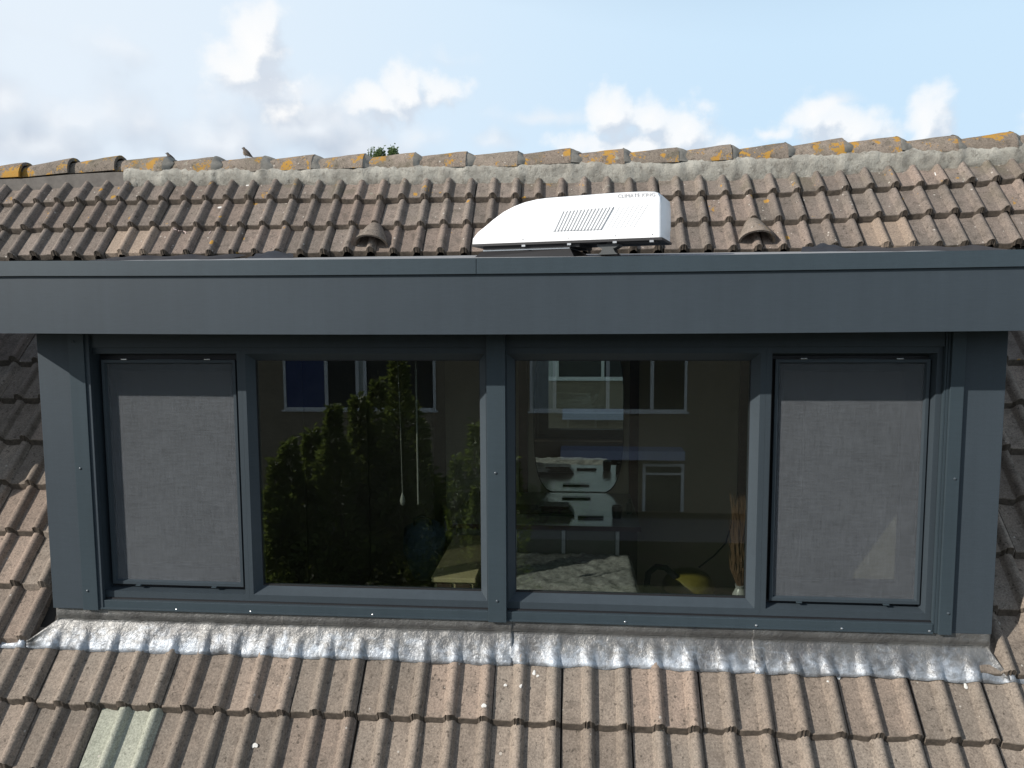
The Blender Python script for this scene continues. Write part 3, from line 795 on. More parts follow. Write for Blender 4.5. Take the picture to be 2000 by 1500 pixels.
# ------------------------------------------------------------------ air conditioner on the dormer roof
KT = 0.0
AY = rad(-17)
ax = Vector((math.cos(AY), math.sin(AY), 0)); an = Vector((-math.sin(AY), math.cos(AY), 0))     # along, away
P0 = at(1291, 463, .28)
def ac_uv(px, py):
    p = at_plane(px, py, P0, an); d = p-P0; u = d.dot(ax); return u, d.z-KT*u
AC = thing('air_conditioner', 'white rooftop air conditioner with slanted grille standing on the flat dormer roof', 'air conditioner', (P0.x-.5, P0.y+.3, 1.90))
prof_px = [(921, 477), (922, 466), (932, 453), (947, 441), (962, 428), (982, 413), (1003, 402), (1024, 394), (1045, 389), (1065, 386), (1090, 384), (1130, 381), (1180, 377), (1230, 374), (1262, 373), (1278, 373.5), (1286, 376), (1290, 383), (1291, 400), (1291, 463)]
KT = ac_uv(921, 477)[1]/ac_uv(921, 477)[0]
prof_uv = [ac_uv(*p) for p in prof_px]
def ac_pt(u, w, d): return P0 + ax*u + Vector((0, 0, w+KT*u)) + an*d
umid = sum(p[0] for p in prof_uv)/len(prof_uv)
def ac_loft(sections):
    mb = MB(); n = len(prof_uv)
    for d, ins in sections:
        for (u, w) in prof_uv:
            u0, u1 = prof_uv[0][0], prof_uv[-1][0]; wt = max(p[1] for p in prof_uv)
            su = 1-2*ins/(u1-u0); sw = 1-ins/wt
            mb.v.append(tuple(ac_pt((u-(u0+u1)/2)*su+(u0+u1)/2, w*sw if w > 0 else w, d)))
    for a in range(len(sections)-1):
        for i in range(n):
            j = (i+1) % n; mb.f.append((a*n+i, a*n+j, (a+1)*n+j, (a+1)*n+i))
    mb.f.append(tuple(reversed(range(n)))) ; mb.f.append(tuple((len(sections)-1)*n+i for i in range(n)))
    return mb
ac_loft([(0, .010), (.004, .004), (.014, 0), (.262, 0), (.276, .006), (.282, .02)]).build('shell', M_WHITE, AC, True, 28)
uL, uR = prof_uv[0][0], prof_uv[-1][0]
def ac_box(u0, u1, d0, d1, w0, w1):
    vs = [ac_pt(u, w, d) for w in (w0, w1) for d in (d0, d1) for u in (u0, u1)]
    return vs, [(0, 2, 3, 1), (4, 5, 7, 6), (0, 1, 5, 4), (2, 6, 7, 3), (0, 4, 6, 2), (1, 3, 7, 5)]
# bulging end panel
m = MB()
for (w0, w1, b) in ((.012, .225, .018),):
    for t in range(7):
        for s_ in range(5):
            tt = t/6; ss = s_/4
            w = w0+(w1-w0)*ss; d = .025+.23*tt
            bul = b*(1-(2*tt-1)**4)*(1-(2*ss-1)**6)*(1-.25*ss)
            m.v.append(tuple(ac_pt(uR-.003+bul, w*max(p[1] for p in prof_uv)/.25, d)))
    for t in range(6):
        for s_ in range(4): m.f.append((t*5+s_, (t+1)*5+s_, (t+1)*5+s_+1, t*5+s_+1))
m.build('end_panel', M_WHITE, AC, True, 50)
m = MB(); m.add(*ac_box(uL+.002, uR+.006, -.002, .278, -.013, -.001)); m.build('base_tray', M_BLACK, AC)
m = MB(); m.add(*ac_box(uL+.06, uL+.60, .02, .26, -.030, -.0135)); m.add(*ac_box(uR-.28, uR-.03, .03, .12, -.020, -.0135)); m.build('underside_duct', M_BLACK, AC)
zr = lambda y: 1.848+.150*(y-(FY+.05))/1.52
# flange skirt on the roof
def corner(px, py, Y): return at(px, py, Y)
fz = zr(.25)
uf0, uf1 = ac_uv(937, 492)[0], ac_uv(1110, 492)[0]
wf = [(P0.z-.052), ]
m = MB(); top = P0.z-.064
base = lambda d: zr((P0+an*d).y)-.004
q = []
for (u, d, o) in ((uf0, .03, 0), (uf1, .03, 1), (uf1, .25, 2), (uf0, .25, 3)):
    ou = -.03 if o in (0, 3) else .03; od = -.03 if o in (0, 1) else .03
    t_ = ac_pt(u, 0, d); b_ = ac_pt(u+ou, 0, d+od); t_ = ac_pt(u, -.0375, d); q.append((Vector((b_.x, b_.y, zr(b_.y)-.004)), t_))
m.v = [tuple(a) for a, b in q]+[tuple(b) for a, b in q]; m.f = [(0, 1, 5, 4), (1, 2, 6, 5), (2, 3, 7, 6), (3, 0, 4, 7), (4, 5, 6, 7)]
m.build('roof_flange', M_BLACK, AC)
m = MB(); vs, fs = ac_box(uf0+.004, uf1-.004, .034, .246, -.037, -.0305); m.add(vs, fs); m.build('flange_collar', M_CHROME, AC)
# rear support foot: flared column
uS = ac_uv(1184, 480)[0]
m = MB(); d0 = .07
zb = zr((ac_pt(uS, 0, d0)).y)
hts = [(zb-P0.z, .052), (zb-P0.z+.012, .036), (zb-P0.z+.03, .028), (-.042, .036), (-.032, .055), (-.0225, .058)]
for (w, hw) in hts: m.v += [tuple(ac_pt(uS+a*hw, w, d0+b*.04)) for a, b in ((-1, -1), (1, -1), (1, 1), (-1, 1))]
for a in range(len(hts)-1):
    for i in range(4): j = (i+1) % 4; m.f.append((4*a+i, 4*a+j, 4*a+4+j, 4*a+4+i))
m.f += [(3, 2, 1, 0), tuple(4*(len(hts)-1)+i for i in range(4))]
m.build('support_foot', simple('dark_grey_plastic', (.045, .05, .052), .5), AC)
# grille
gq = [ac_uv(*p) for p in ((1096, 412), (1200, 403), (1174, 449), (1078, 452))]    # tl tr br bl
def gl(s_, t_, d):
    a = [gq[0][i]+(gq[1][i]-gq[0][i])*s_ for i in (0, 1)]; b = [gq[3][i]+(gq[2][i]-gq[3][i])*s_ for i in (0, 1)]
    return ac_pt(a[0]+(b[0]-a[0])*t_, a[1]+(b[1]-a[1])*t_, d)
def slab(q4, d0, d1):
    vs = [gl(s_, t_, d1) for s_, t_ in q4]+[gl(s_, t_, d0) for s_, t_ in q4]
    return vs, [(3, 2, 1, 0), (4, 5, 6, 7), (0, 1, 5, 4), (1, 2, 6, 5), (2, 3, 7, 6), (3, 0, 4, 7)]
gr = MB().add(*slab([(0, 0), (1, 0), (1, 1), (0, 1)], .0, -.0015)).build('grille', M_GRILLE, AC)
ns = 15
for i in range(ns):
    s0 = (i+.34)/ns; s1 = (i+.84)/ns
    MB().add(*slab([(s0, .02), (s1, .02), (s1, .98), (s0, .98)], -.0016, -.0075)).build('slat', M_WHITE, gr)
M_SHELL2 = M_WHITE
for i in range(7):      # shallow pressed ribs to the right of the grille
    s0 = 1.07+i*.085
    MB().add(*slab([(s0, .03), (s0+.035, .03), (s0+.035, .93), (s0, .93)], .0, -.0022)).build('pressed_rib', M_WHITE, AC)
for px, py in ((1021, 467), (1110, 464), (1201, 460), (1273.5, 457.5)):
    u, w = ac_uv(px, py); m = MB(); R_ = Matrix((ax, an, Vector((0, 0, 1)))).transposed() @ Matrix.Rotation(rad(90), 3, 'X')
    m.lathe([(.0045, 0), (.004, .002), (.001, .003)], ac_pt(u, w, -.0002), 10, R_); m.build('screw', M_CHROME, AC)
for px, py in ((1023, 480), (1112, 477), (1201, 473), (1273, 471)):
    u, w = ac_uv(px, py); m = MB(); m.add(*ac_box(u-.010, u+.010, -.006, .01, w-.005, w+.005)); m.build('clip', M_CHROME, AC)
# lettering
fc = bpy.data.curves.new('lettering', 'FONT'); fc.body = 'CLIMATE KING'; fc.size = .027; fc.extrude = .0006; fc.align_x = 'LEFT'; fc.space_character = 1.12
fo = bpy.data.objects.new('lettering_tmp', fc); COL.objects.link(fo)
dg = bpy.context.evaluated_depsgraph_get(); tm = bpy.data.meshes.new_from_object(fo.evaluated_get(dg)); bpy.data.objects.remove(fo)
u0, w0 = ac_uv(1206, 386.5); u1, w1 = ac_uv(1279, 383)
wid = max(v.co.x for v in tm.vertices)
sc_ = math.hypot(u1-u0, w1-w0)/wid; tl = math.atan2(w1-w0, u1-u0)
for v in tm.vertices:
    x, y, z = v.co*sc_
    v.co = ac_pt(u0+x*math.cos(tl)-y*math.sin(tl), w0+x*math.sin(tl)+y*math.cos(tl), -z/sc_-.0032)
tm.materials.clear(); tm.materials.append(M_LETTER); link('lettering', tm, AC)

# ------------------------------------------------------------------ birds on the ridge
M_BIRD = simple('brown_bird_feathers', (.085, .068, .055), .8, 0, .3, 90, .3); M_BIRDP = simple('pale_bird_belly', (.26, .22, .18), .8, 0, .2, 90, .2); M_BEAK = simple('dark_beak', (.03, .028, .026), .5)
def bird(px, py, Y, facing, label, scale=1.0, lean=0):
    """px, py: the feet; a small perching songbird"""
    p = at(px, py, Y)
    R_ = Matrix.Translation(p) @ Matrix.Rotation(facing, 4, 'Z') @ Matrix.Scale(scale, 4)
    root = thing('bird', label, 'bird', p, 'small birds on the ridge')
    # body along its own x (head end +x), one skin: tail tip .. body .. neck .. head
    path = [(-.075, 0, .000), (-.052, 0, .012), (-.034, 0, .024), (-.018, 0, .038), (0, 0, .052), (.012, 0, .065), (.020, 0, .076), (.026, 0, .086), (.031, 0, .092), (.036, 0, .095)]
    rr = [.0065, .0075, .012, .0195, .0225, .0205, .0155, .0145, .0115, .004]
    m = MB(); n = 14; vs = []
    for (c, r) in zip(path, rr):
        for j in range(n):
            a = 2*math.pi*j/n
            nrm = Vector((-.72, 0, .69)) if c[0] < .02 else Vector((-.5, 0, .87))
            fl = .55 if r < .01 and c[0] < -.04 else 1
            m_ = Vector(c)+Vector((0, 1, 0))*math.cos(a)*r*.92+nrm*math.sin(a)*r*fl; vs.append(tuple(R_ @ m_))
    fs = [(i*n+j, i*n+(j+1) % n, (i+1)*n+(j+1) % n, (i+1)*n+j) for i in range(len(path)-1) for j in range(n)]
    fs += [tuple(reversed(range(n))), tuple((len(path)-1)*n+j for j in range(n))]
    m.add(vs, fs); m.build('body', M_BIRD, root, True, 80)
    T_ = lambda q: tuple(R_ @ Vector(q))
    MB().tube([T_((.036, 0, .0935)), T_((.043, 0, .092)), T_((.050, 0, .090))], [.0042*scale, .003*scale, .0006*scale], 8).build('beak', M_BEAK, root, True)
    m = MB()
    pv = [(.016, 0, .070), (.022, 0, .056), (.018, 0, .040), (.006, 0, .028)]
    m.tube([T_(q) for q in pv], [.010*scale, .0145*scale, .0135*scale, .006*scale], 10); m.build('breast', M_BIRDP, root, True)
    for s_ in (-1, 1):
        m = MB(); m.tube([T_((.010, s_*.015, .064)), T_((-.008, s_*.020, .048)), T_((-.032, s_*.015, .026)), T_((-.058, s_*.006, .009))], [.008*scale, .0125*scale, .009*scale, .002*scale], 8)
        m.build('wing', M_BIRD, root, True)
        m = MB(); m.lathe([(.0008*scale, -.0018*scale), (.0024*scale, 0), (.0008*scale, .0018*scale)], T_((.033, s_*.0105, .0935)), 8); m.build('eye', M_BEAK, root, True)
        m = MB(); m.tube([T_((.0, s_*.008, .032)), T_((.004, s_*.009, .016)), T_((.002, s_*.009, .0005))], .0016*scale, 6)
        for a in (-.5, 0, .5): m.tube([T_((.002, s_*.009, .001)), T_((.002+.012*math.cos(a), s_*.009+.012*math.sin(a), .001))], .001*scale, 5)
        m.build('leg', M_BEAK, root, True)
    return root
bird(482, 310, RIDGE_Y+.01, rad(168), 'small brown bird perched upright on top of the ridge', .80)
bird(334, 319.5, RIDGE_Y+.13, rad(190), 'small bird half hidden behind the ridge with only its head showing', .78)

# ------------------------------------------------------------------ ground and what lies round the house
ZG = -5.6
def ground_mat():
    m, T, b = mat('garden_ground'); p = pos(T)
    c = T.mix(T.smooth(T.noise(p, .5, 4, .6), .4, .6), (.05, .065, .025), (.10, .085, .055)); c = T.mix(T.smooth(T.noise(p, 6, 4, .6), .5, .7), c, (.035, .05, .018))
    T.put(b.inputs['Base Color'], c); b.inputs['Roughness'].default_value = .95; return m
MB().add([(-1500, -1500, ZG), (1500, -1500, ZG), (1500, 1500, ZG), (-1500, 1500, ZG)], [(0, 1, 2, 3)]).build('ground', ground_mat(), None, kind='structure')
M_PAVE = simple('grey_paving', (.22, .21, .2), .9, 0, .2, 8)
MB().box(-16, 16, -22.8, -20.2, ZG+.002, ZG+.05).build('pavement', M_PAVE, None, kind='structure')

def leaf_mat(name, c1, c2):
    m, T, b = mat(name); p = pos(T)
    T.put(b.inputs['Base Color'], T.mix(T.noise(p, 3.5, 3, .6), c1, c2)); b.inputs['Roughness'].default_value = .6
    out = [x for x in T.n if x.type == 'OUTPUT_MATERIAL'][0]
    tl_ = T.new('ShaderNodeBsdfTranslucent'); tl_.inputs[0].default_value = (c2[0]*1.25, c2[1]*1.35, c2[2], 1)
    mx = T.new('ShaderNodeMixShader'); mx.inputs[0].default_value = .45
    T.l.new(b.outputs[0], mx.inputs[1]); T.l.new(tl_.outputs[0], mx.inputs[2]); T.l.new(mx.outputs[0], out.inputs[0]); return m
M_LEAF = leaf_mat('dark_evergreen_leaf', (.075, .105, .032), (.165, .19, .058)); M_LEAF2 = leaf_mat('mid_green_leaf', (.11, .16, .05), (.18, .22, .06))
M_LEAFP = leaf_mat('pale_green_leaf', (.08, .13, .06), (.13, .18, .08))
M_BARK = simple('bark', (.07, .05, .035), .9, 0, .3, 20, .5)
def foliage(mb, spires, nleaf, ls, rnd):
    """spires: (x, y, z0, z1, r): leaf-sized faces spread through tapering plumes"""
    tot = sum((s[3]-s[2])*s[4] for s in spires)
    for (x, y, z0, z1, r) in spires:
        for _ in range(int(nleaf*(z1-z0)*r/tot)):
            t = rnd.random()**.8; z = z0+(z1-z0)*t
            rad_ = r*(1-t**1.6)*(.75+.35*math.sin(z*5.1+x*3))*rnd.random()**.4+.02; a = rnd.random()*6.283
            c = Vector((x+rad_*math.cos(a), y+rad_*math.sin(a), z+rnd.gauss(0, .06)))
            d = Vector((math.cos(a), math.sin(a), rnd.uniform(-.2, 1.0))).normalized()
            s_ = d.cross(Vector((rnd.gauss(0, 1), rnd.gauss(0, 1), rnd.gauss(0, 1)))).normalized()*ls*rnd.uniform(.2, .4); l = ls*rnd.uniform(.7, 1.5)
            mb.add([c, c+d*l*.5+s_, c+d*l, c+d*l*.5-s_], [(0, 1, 2, 3)])
    return mb
def tree(name, label, cat, x, y, spires, nleaf, ls, lm, trunk_top, seed, group=None):
    root = thing(name, label, cat, (x, y, ZG), group); rnd = random.Random(seed)
    foliage(MB(), spires, nleaf, ls, rnd).build('crown', lm, root)
    m = MB(); m.tube([(x, y, ZG), (x+.04, y, ZG+.4*(trunk_top-ZG)), (x-.03, y+.02, ZG+.75*(trunk_top-ZG)), (x, y, trunk_top)], [.16, .12, .07, .015], 8)
    for s_ in spires[:6]: m.tube([(x, y, s_[2]+.1*(s_[3]-s_[2])-.3), ((x+s_[0])/2, (y+s_[1])/2, s_[2]+.2*(s_[3]-s_[2])), (s_[0], s_[1], s_[2]+.6*(s_[3]-s_[2]))], [.06, .05, .012], 6)
    m.build('trunk', M_BARK, root, True); return root
# two tree tops beyond the ridge
for (px, py, w, lab, sd) in ((736, 291, .26, 'broader of the two green tree tops just above the ridge', 5), (768, 287, .20, 'narrower pointed green tree top just above the ridge', 6)):
    p = at(px, py, 24.0); sp = []
    rnd = random.Random(sd)
    for i in range(9):
        sp.append((p.x+rnd.uniform(-w, w)*(.9 if sd == 5 else .5), p.y+rnd.uniform(-w, w), p.z-2.6-rnd.random(), p.z-(.08*rnd.random() if i < 3 else rnd.uniform(.05, .35)), .26 if sd == 5 else .24))
    sp.append((p.x, p.y, ZG+3, p.z-1.4, 1.3))
    t_ = tree('tree', lab, 'tree', p.x, p.y, sp, 9000, .10, M_LEAFP, p.z-.15, sd, 'trees beyond the ridge')
    tw = MB()
    for i in range(7 if sd == 5 else 5):
        a_ = rnd.uniform(-w, w)*(1 if sd == 5 else .7)
        foliage(tw, [(p.x+a_, p.y+rnd.uniform(-w, w), p.z-.75, p.z-abs(a_)*(.35 if sd == 5 else 1.0)-rnd.random()*.08, .20)], 260, .055, rnd)
    tw.build('tree_top', M_LEAFP, t_)

# --- opposite houses and garden, seen in the reflections of the panes
def vir(px, py, dist):
    """point that the glass mirrors to this pixel, for a total path of dist metres in depth"""
    Yv = CAM.y+dist; p = at(px, py, Yv); return Vector((p.x, 2*GY-Yv, p.z))
def brick_mat():
    m, T, b = mat('brown_brick_wall'); p = pos(T)
    sp_ = T.new('ShaderNodeSeparateXYZ'); T.put(sp_.inputs[0], p); cb = T.new('ShaderNodeCombineXYZ'); T.put(cb.inputs[0], sp_.outputs[0]); T.put(cb.inputs[1], sp_.outputs[2])
    br = T.new('ShaderNodeTexBrick'); T.put(br.inputs['Vector'], cb.outputs[0]); br.inputs['Scale'].default_value = 1
    br.inputs['Brick Width'].default_value = .22; br.inputs['Row Height'].default_value = .0625; br.inputs['Mortar Size'].default_value = .006
    br.inputs['Color1'].default_value = (.33, .27, .19, 1); br.inputs['Color2'].default_value = (.27, .215, .15, 1); br.inputs['Mortar'].default_value = (.19, .165, .13, 1)
    T.put(b.inputs['Base Color'], br.outputs[0]); b.inputs['Roughness'].default_value = .9; return m
M_BRICK = brick_mat(); M_BRICKR = simple('dark_red_brick', (.09, .055, .045), .9, 0, .2, 12)
M_WFRAME = simple('white_window_paint', (.78, .78, .77), .4, 0, .03, 5, 0)
M_BLUEC = simple('blue_curtain', (.05, .07, .17), .8, 0, .3, 30); M_DGLASS = simple('dark_room_pane', (.03, .033, .036), .15, 0, .3, 3, 0)
M_NET = simple('pale_net_curtain', (.40, .42, .40), .9, 0, .2, 12)
L = 27.0
p = vir(1000, 750, L); FYo = p.y
HOUSE = thing('brick_house', 'brown brick terraced house with white window frames mirrored in the panes', 'house', (0, FYo, ZG))
EAVE = 1.15
MB().box(-15, 15, FYo-8, FYo, ZG, EAVE).build('wall', M_BRICK, HOUSE)
MB().add([(-15.3, FYo+.5, EAVE-.05), (15.3, FYo+.5, EAVE-.05), (15.3, FYo-4, EAVE+3.4), (-15.3, FYo-4, EAVE+3.4), (15.3, FYo-8.5, EAVE-.05), (-15.3, FYo-8.5, EAVE-.05)],
         [(0, 1, 2, 3), (3, 2, 4, 5), (0, 3, 5), (1, 4, 2), (0, 5, 4, 1)]).build('roof', M_TILE_LO, HOUSE)
def owin(px0, px1, py1, z1, splits, panes):
    a = vir(px0, py1, L); b_ = vir(px1, py1, L); x0, x1 = a.x, b_.x; z0 = a.z
    fr_ = MB(); y0, y1 = FYo+.002, FYo+.06; fw_ = .10
    fr_.box(x0, x1, y0, y1, z0, z0+fw_); fr_.box(x0, x1, y0, y1, z1-fw_, z1); fr_.box(x0-.08, x1+.08, y0, y1+.06, z0-.06, z0-.002)
    xs = [x0]+[x0+(x1-x0)*s_ for s_ in splits]+[x1]
    for i, x in enumerate(xs):
        w = .05 if i not in (0, len(xs)-1) else 0
        fr_.box(x-.05-w*.3 if i else x, x+.05+w*.3 if i < len(xs)-1 else x, y0, y1-.002, z0+fw_, z1-fw_) if 0 < i < len(xs)-1 else fr_.box(min(x, x+(.1 if i == 0 else -.1)), max(x, x+(.1 if i == 0 else -.1)), y0, y1-.002, z0+fw_, z1-fw_)
    w_ = fr_.build('window', M_WFRAME, HOUSE)
    for i, mt in enumerate(panes): MB().box(xs[i]+.02, xs[i+1]-.02, FYo+.001, FYo+.02, z0+.02, z1-.02).build('pane', mt, w_)
ZT = .55
owin(556, 852, 800, ZT, (.285, .49, .54, .80), (M_BLUEC, M_DGLASS, M_NET, M_DGLASS, M_DGLASS))
owin(1035, 1341, 803, ZT, (.16, .50, .78), (M_NET, M_DGLASS, M_DGLASS, M_DGLASS))
owin(1600, 1850, 803, ZT, (.3, .7), (M_NET, M_DGLASS, M_NET)); owin(150, 400, 800, ZT, (.5,), (M_DGLASS, M_NET))
owin(-350, -40, 800, ZT, (.3, .7), (M_NET, M_DGLASS, M_NET)); owin(2050, 2300, 803, ZT, (.3, .7), (M_NET, M_DGLASS, M_NET))
# door with frame and the flat canopy over it
a = vir(1255, 905, L); b_ = vir(1336, 905, L)
dr = MB(); y0, y1 = FYo+.003, FYo+.07
dr.box(a.x, a.x+.11, y0, y1, ZG+.05, a.z); dr.box(b_.x-.11, b_.x, y0, y1, ZG+.05, a.z); dr.box(a.x+.11, b_.x-.11, y0, y1, a.z-.1, a.z); dr.box(a.x+.11, b_.x-.11, y0, y1-.01, a.z-.42, a.z-.34)
DD = dr.build('door', M_WFRAME, HOUSE)
MB().box(a.x+.112, b_.x-.112, FYo+.001, FYo+.03, ZG+.05, a.z-.102).build('door_leaf', simple('dark_door', (.06, .06, .05), .5), DD)
c0 = vir(1095, 880, L-1); c1 = vir(1338, 900, L-1)
MB().box(c0.x, c1.x, FYo+.004, FYo+1.0, c1.z, c0.z).build('canopy', simple('pale_blue_canopy', (.45, .48, .62), .6), HOUSE)
# garden trees
def vtree(px, py, D): return vir(px, py, D)
D = 13.0; c = vtree(690, 900, D); rnd = random.Random(11); sp = []
for (px, py, r, bz) in ((778, 700, .55, 1), (738, 748, .6, 1), (700, 780, .7, 1), (650, 800, .65, 1), (610, 845, .75, 1), (565, 870, .7, 1), (538, 905, .6, 1), (800, 790, .75, 1), (825, 870, .7, 1), (715, 830, .9, 1), (655, 880, .9, 1), (770, 850, .8, 1),
        (600, 950, .8, 1), (545, 1000, .6, 1), (700, 960, .9, 1), (790, 960, .7, 1)):
    q = vtree(px, py, D+rnd.uniform(-.9, .9)); sp.append((q.x, q.y, max(ZG+.3, q.z-rnd.uniform(2.2, 4.0)), q.z, r))
tree('garden_tree', 'dark green bushy garden tree with several pointed tops reflected in the left pane', 'tree', c.x, c.y, sp, 30000, .13, M_LEAF, -.2, 21)
D = 14.5; c = vtree(930, 950, D); sp = [(vtree(px, py, D).x, c.y+rnd.uniform(-.6, .6), ZG+.2, vtree(px, py, D).z, .55) for px, py in ((890, 900), (930, 830), (965, 850), (1000, 900), (860, 950), (940, 940))]
tree('garden_shrub', 'loose light green shrub right of the dark garden tree', 'shrub', c.x, c.y, sp, 9000, .12, M_LEAF2, c.z, 23)
c = vtree(1050, 950, 25.0); sp = [(c.x+i*.5-1.2, c.y+rnd.uniform(-.2, .2), ZG+.1, c.z+rnd.uniform(-.1, .3), .5) for i in range(6)]
tree('hedge', 'low green hedge with yellow flowers below the windows of the brick house', 'hedge', c.x, c.y, sp, 5000, .14, M_LEAF2, ZG+1.0, 25)

# ------------------------------------------------------------------ room behind the panes
FZ = -.46; BY = 2.2; RX0, RX1 = -2.28, 1.86
M_WALL = simple('olive_grey_plaster', (.40, .36, .285), .9, 0, .06, 4); M_FLOOR = simple('brown_floor_boards', (.13, .10, .075), .5, 0, .3, 8)
M_BATTEN = simple('dark_red_brown_wood', (.075, .035, .025), .6, 0, .25, 12); M_DWOOD = simple('dark_brown_wood', (.055, .035, .026), .5, 0, .3, 10)
M_CEIL = simple('pale_ceiling', (.55, .54, .5), .9)
MB().box(RX0, RX1, -.08, BY, FZ-.05, FZ).build('room_floor', M_FLOOR, None, kind='structure')
MB().box(RX0, RX1, BY, BY+.05, FZ, 1.52).build('room_back_wall', M_WALL, None, kind='structure')
MB().box(RX0-.05, RX0, -.08, BY+.05, FZ, 1.545).build('room_left_wall', M_WALL, None, kind='structure')
MB().box(RX1, RX1+.05, -.08, BY+.05, FZ, 1.545).build('room_right_wall', M_WALL, None, kind='structure')
MB().box(RX0, RX1, -.08, BY, 1.50, 1.55).build('room_ceiling', M_CEIL, None, kind='structure')
MB().box(RX0, RX1, -.09, -.085+.06, FZ, .225).build('room_front_wall', M_DWOOD, None, kind='structure')
MB().box(RX0+.02, RX1-.02, -.088, .06, .227, .25).build('window_board', M_DWOOD, None, label='dark brown inner window board behind the panes', category='window board')
for px in (825, 1022, 1238, 1452):
    x = at(px, 850, BY-.01).x
    MB().box(x-.035, x+.035, BY-.02, BY-.001, FZ, 1.495).build('wall_batten', M_BATTEN, None, label={825: 'red-brown wall batten behind the garden tree reflection', 1022: 'red-brown wall batten just left of the mirror', 1238: 'red-brown wall batten just right of the mirror', 1452: 'red-brown wall batten beside the right mullion'}[px], category='batten', group='battens on the back wall')
# mirror on the wall: tall, with rounded ends
a = at(1043, 760, BY-.05); b_ = at(1218, 760, BY-.05); zb_ = at(1130, 966, BY-.05).z; zt_ = at(1130, 660, BY-.05).z
MIR = thing('mirror', 'tall frameless mirror with rounded ends on the back wall above the desk', 'mirror', ((a.x+b_.x)/2, BY-.05, zb_))
cx, cz, hw, hh = (a.x+b_.x)/2, (zb_+zt_)/2, (b_.x-a.x)/2, (zt_-zb_)/2
def outline(sc, yy, y_t):
    pts = []
    for j in range(40):
        t = 2*math.pi*j/40; c_, s_ = math.cos(t), math.sin(t)
        x = cx+math.copysign(abs(c_)**.42, c_)*hw*sc; z = cz+math.copysign(abs(s_)**.62, s_)*hh*sc
        pts.append((x, yy-(z-cz)*y_t, z))
    return pts
TILT = .016
m = MB(); m.v = outline(1.0, BY-.05, TILT)+outline(1.0, BY-.04, TILT); m.f = [tuple(range(40))]
for j in range(40): m.f.append((j, 40+j, 40+(j+1) % 40, (j+1) % 40))
mm, T, b = mat('mirror_silver'); b.inputs['Metallic'].default_value = 1; b.inputs['Base Color'].default_value = (.86, .88, .86, 1); b.inputs['Roughness'].default_value = .004
m.build('mirror_glass', mm, MIR)
m = MB(); m.v = outline(1.012, BY-.051, TILT)+outline(1.0, BY-.0515, TILT)+outline(1.012, BY-.035, TILT)
for j in range(40): k = (j+1) % 40; m.f += [(j, k, 40+k, 40+j), (80+j, 80+k, k, j)]
m.build('mirror_edge', M_BLACK, MIR)
# desk under the mirror
DZ = .275; DX0 = at(880, 1030, 1.24).x; DX1 = at(1252, 1030, 1.24).x
DESK = thing('desk', 'dark wooden desk under the mirror with pale drawer edges', 'desk', ((DX0+DX1)/2, 1.7, FZ))
M_DTOP = simple('polished_desk_top', (.30, .29, .25), .22, 0, .15, 5, 0)
MB().box(DX0, DX1, 1.24, BY-.06, DZ-.03, DZ, .004).build('desk_top', M_DTOP, DESK)
MB().box(DX0, DX1, 1.234, 1.2395, DZ-.03, DZ-.001).build('desk_edge', M_BATTEN, DESK)
m = MB(); m.box(DX0+.02, DX1-.02, 1.28, BY-.07, FZ, DZ-.031); m.build('carcass', M_DWOOD, DESK)
xs = [at(px, 1060, 1.27).x for px in (1006, 1100, 1205)]
xs = [xs[0]-.4]+xs
for i in range(3): MB().box(xs[i]+.02, xs[i+1]-.012, 1.262, 1.279, FZ+.05, DZ-.04, .003).build('drawer_front', simple('grey_brown_panel', (.16, .15, .13), .5, 0, .1, 6), DESK)
for i in range(1, 4): MB().box(xs[i]-.010, xs[i]+.014, 1.255, 1.279, FZ+.05, DZ-.04).build('pale_edge', simple('pale_edge', (.55, .55, .58), .4), DESK)
# things on the desk
def on(px, py): return at_plane(px, py, Vector((0, 0, DZ)), Vector((0, 0, 1)))
M_DK = simple('black_plastic', (.012, .012, .013), .4)
q = on(1205, 1012); MB().lathe([(.030, 0), (.034, .02), (.036, .06), (.034, .085), (.028, .085), (.026, .02)], q, 20).build('cup', M_DK, None, True, label='black cup on the right of the desk', category='cup')
q = on(1229, 1003); MB().lathe([(.022, 0), (.022, .07), (.010, .085), (.010, .10), (.003, .101)], q, 16).build('bottle', simple('dark_green_glass', (.02, .04, .025), .15), None, True, label='small dark bottle beside the black cup', category='bottle')
q = on(1090, 1005); t_ = thing('notebook_stack', 'untidy stack of dark notebooks in the middle of the desk', 'notebooks', q)
for i in range(4): MB().box(q.x-.13+.02*(i % 3), q.x+.11-.012*i, q.y-.05+.02*(i % 2), q.y+.10, DZ+.001+.016*i, DZ+.0155+.016*i, .001).build('notebook', simple('dark_cover', (.018+.01*i, .02, .024), .5), t_)
q = on(1158, 1012); MB().box(q.x-.10, q.x+.07, q.y-.012, q.y+.012, DZ+.0005, DZ+.016, .003).build('pencil_case', M_DK, None, label='long black pencil case lying right of the notebooks', category='pencil case')
q = on(1030, 1000); MB().box(q.x-.10, q.x+.09, q.y-.06, q.y+.09, DZ+.0005, DZ+.03, .004).build('storage_tray', M_DWOOD, None, label='flat dark tray at the left of the desk', category='tray')
q = on(1140, 975); MB().box(q.x-.16, q.x+.05, q.y-.01, q.y+.04, DZ+.0005, DZ+.012, .002).build('ruler_box', M_DK, None, label='narrow dark box at the foot of the mirror', category='box')
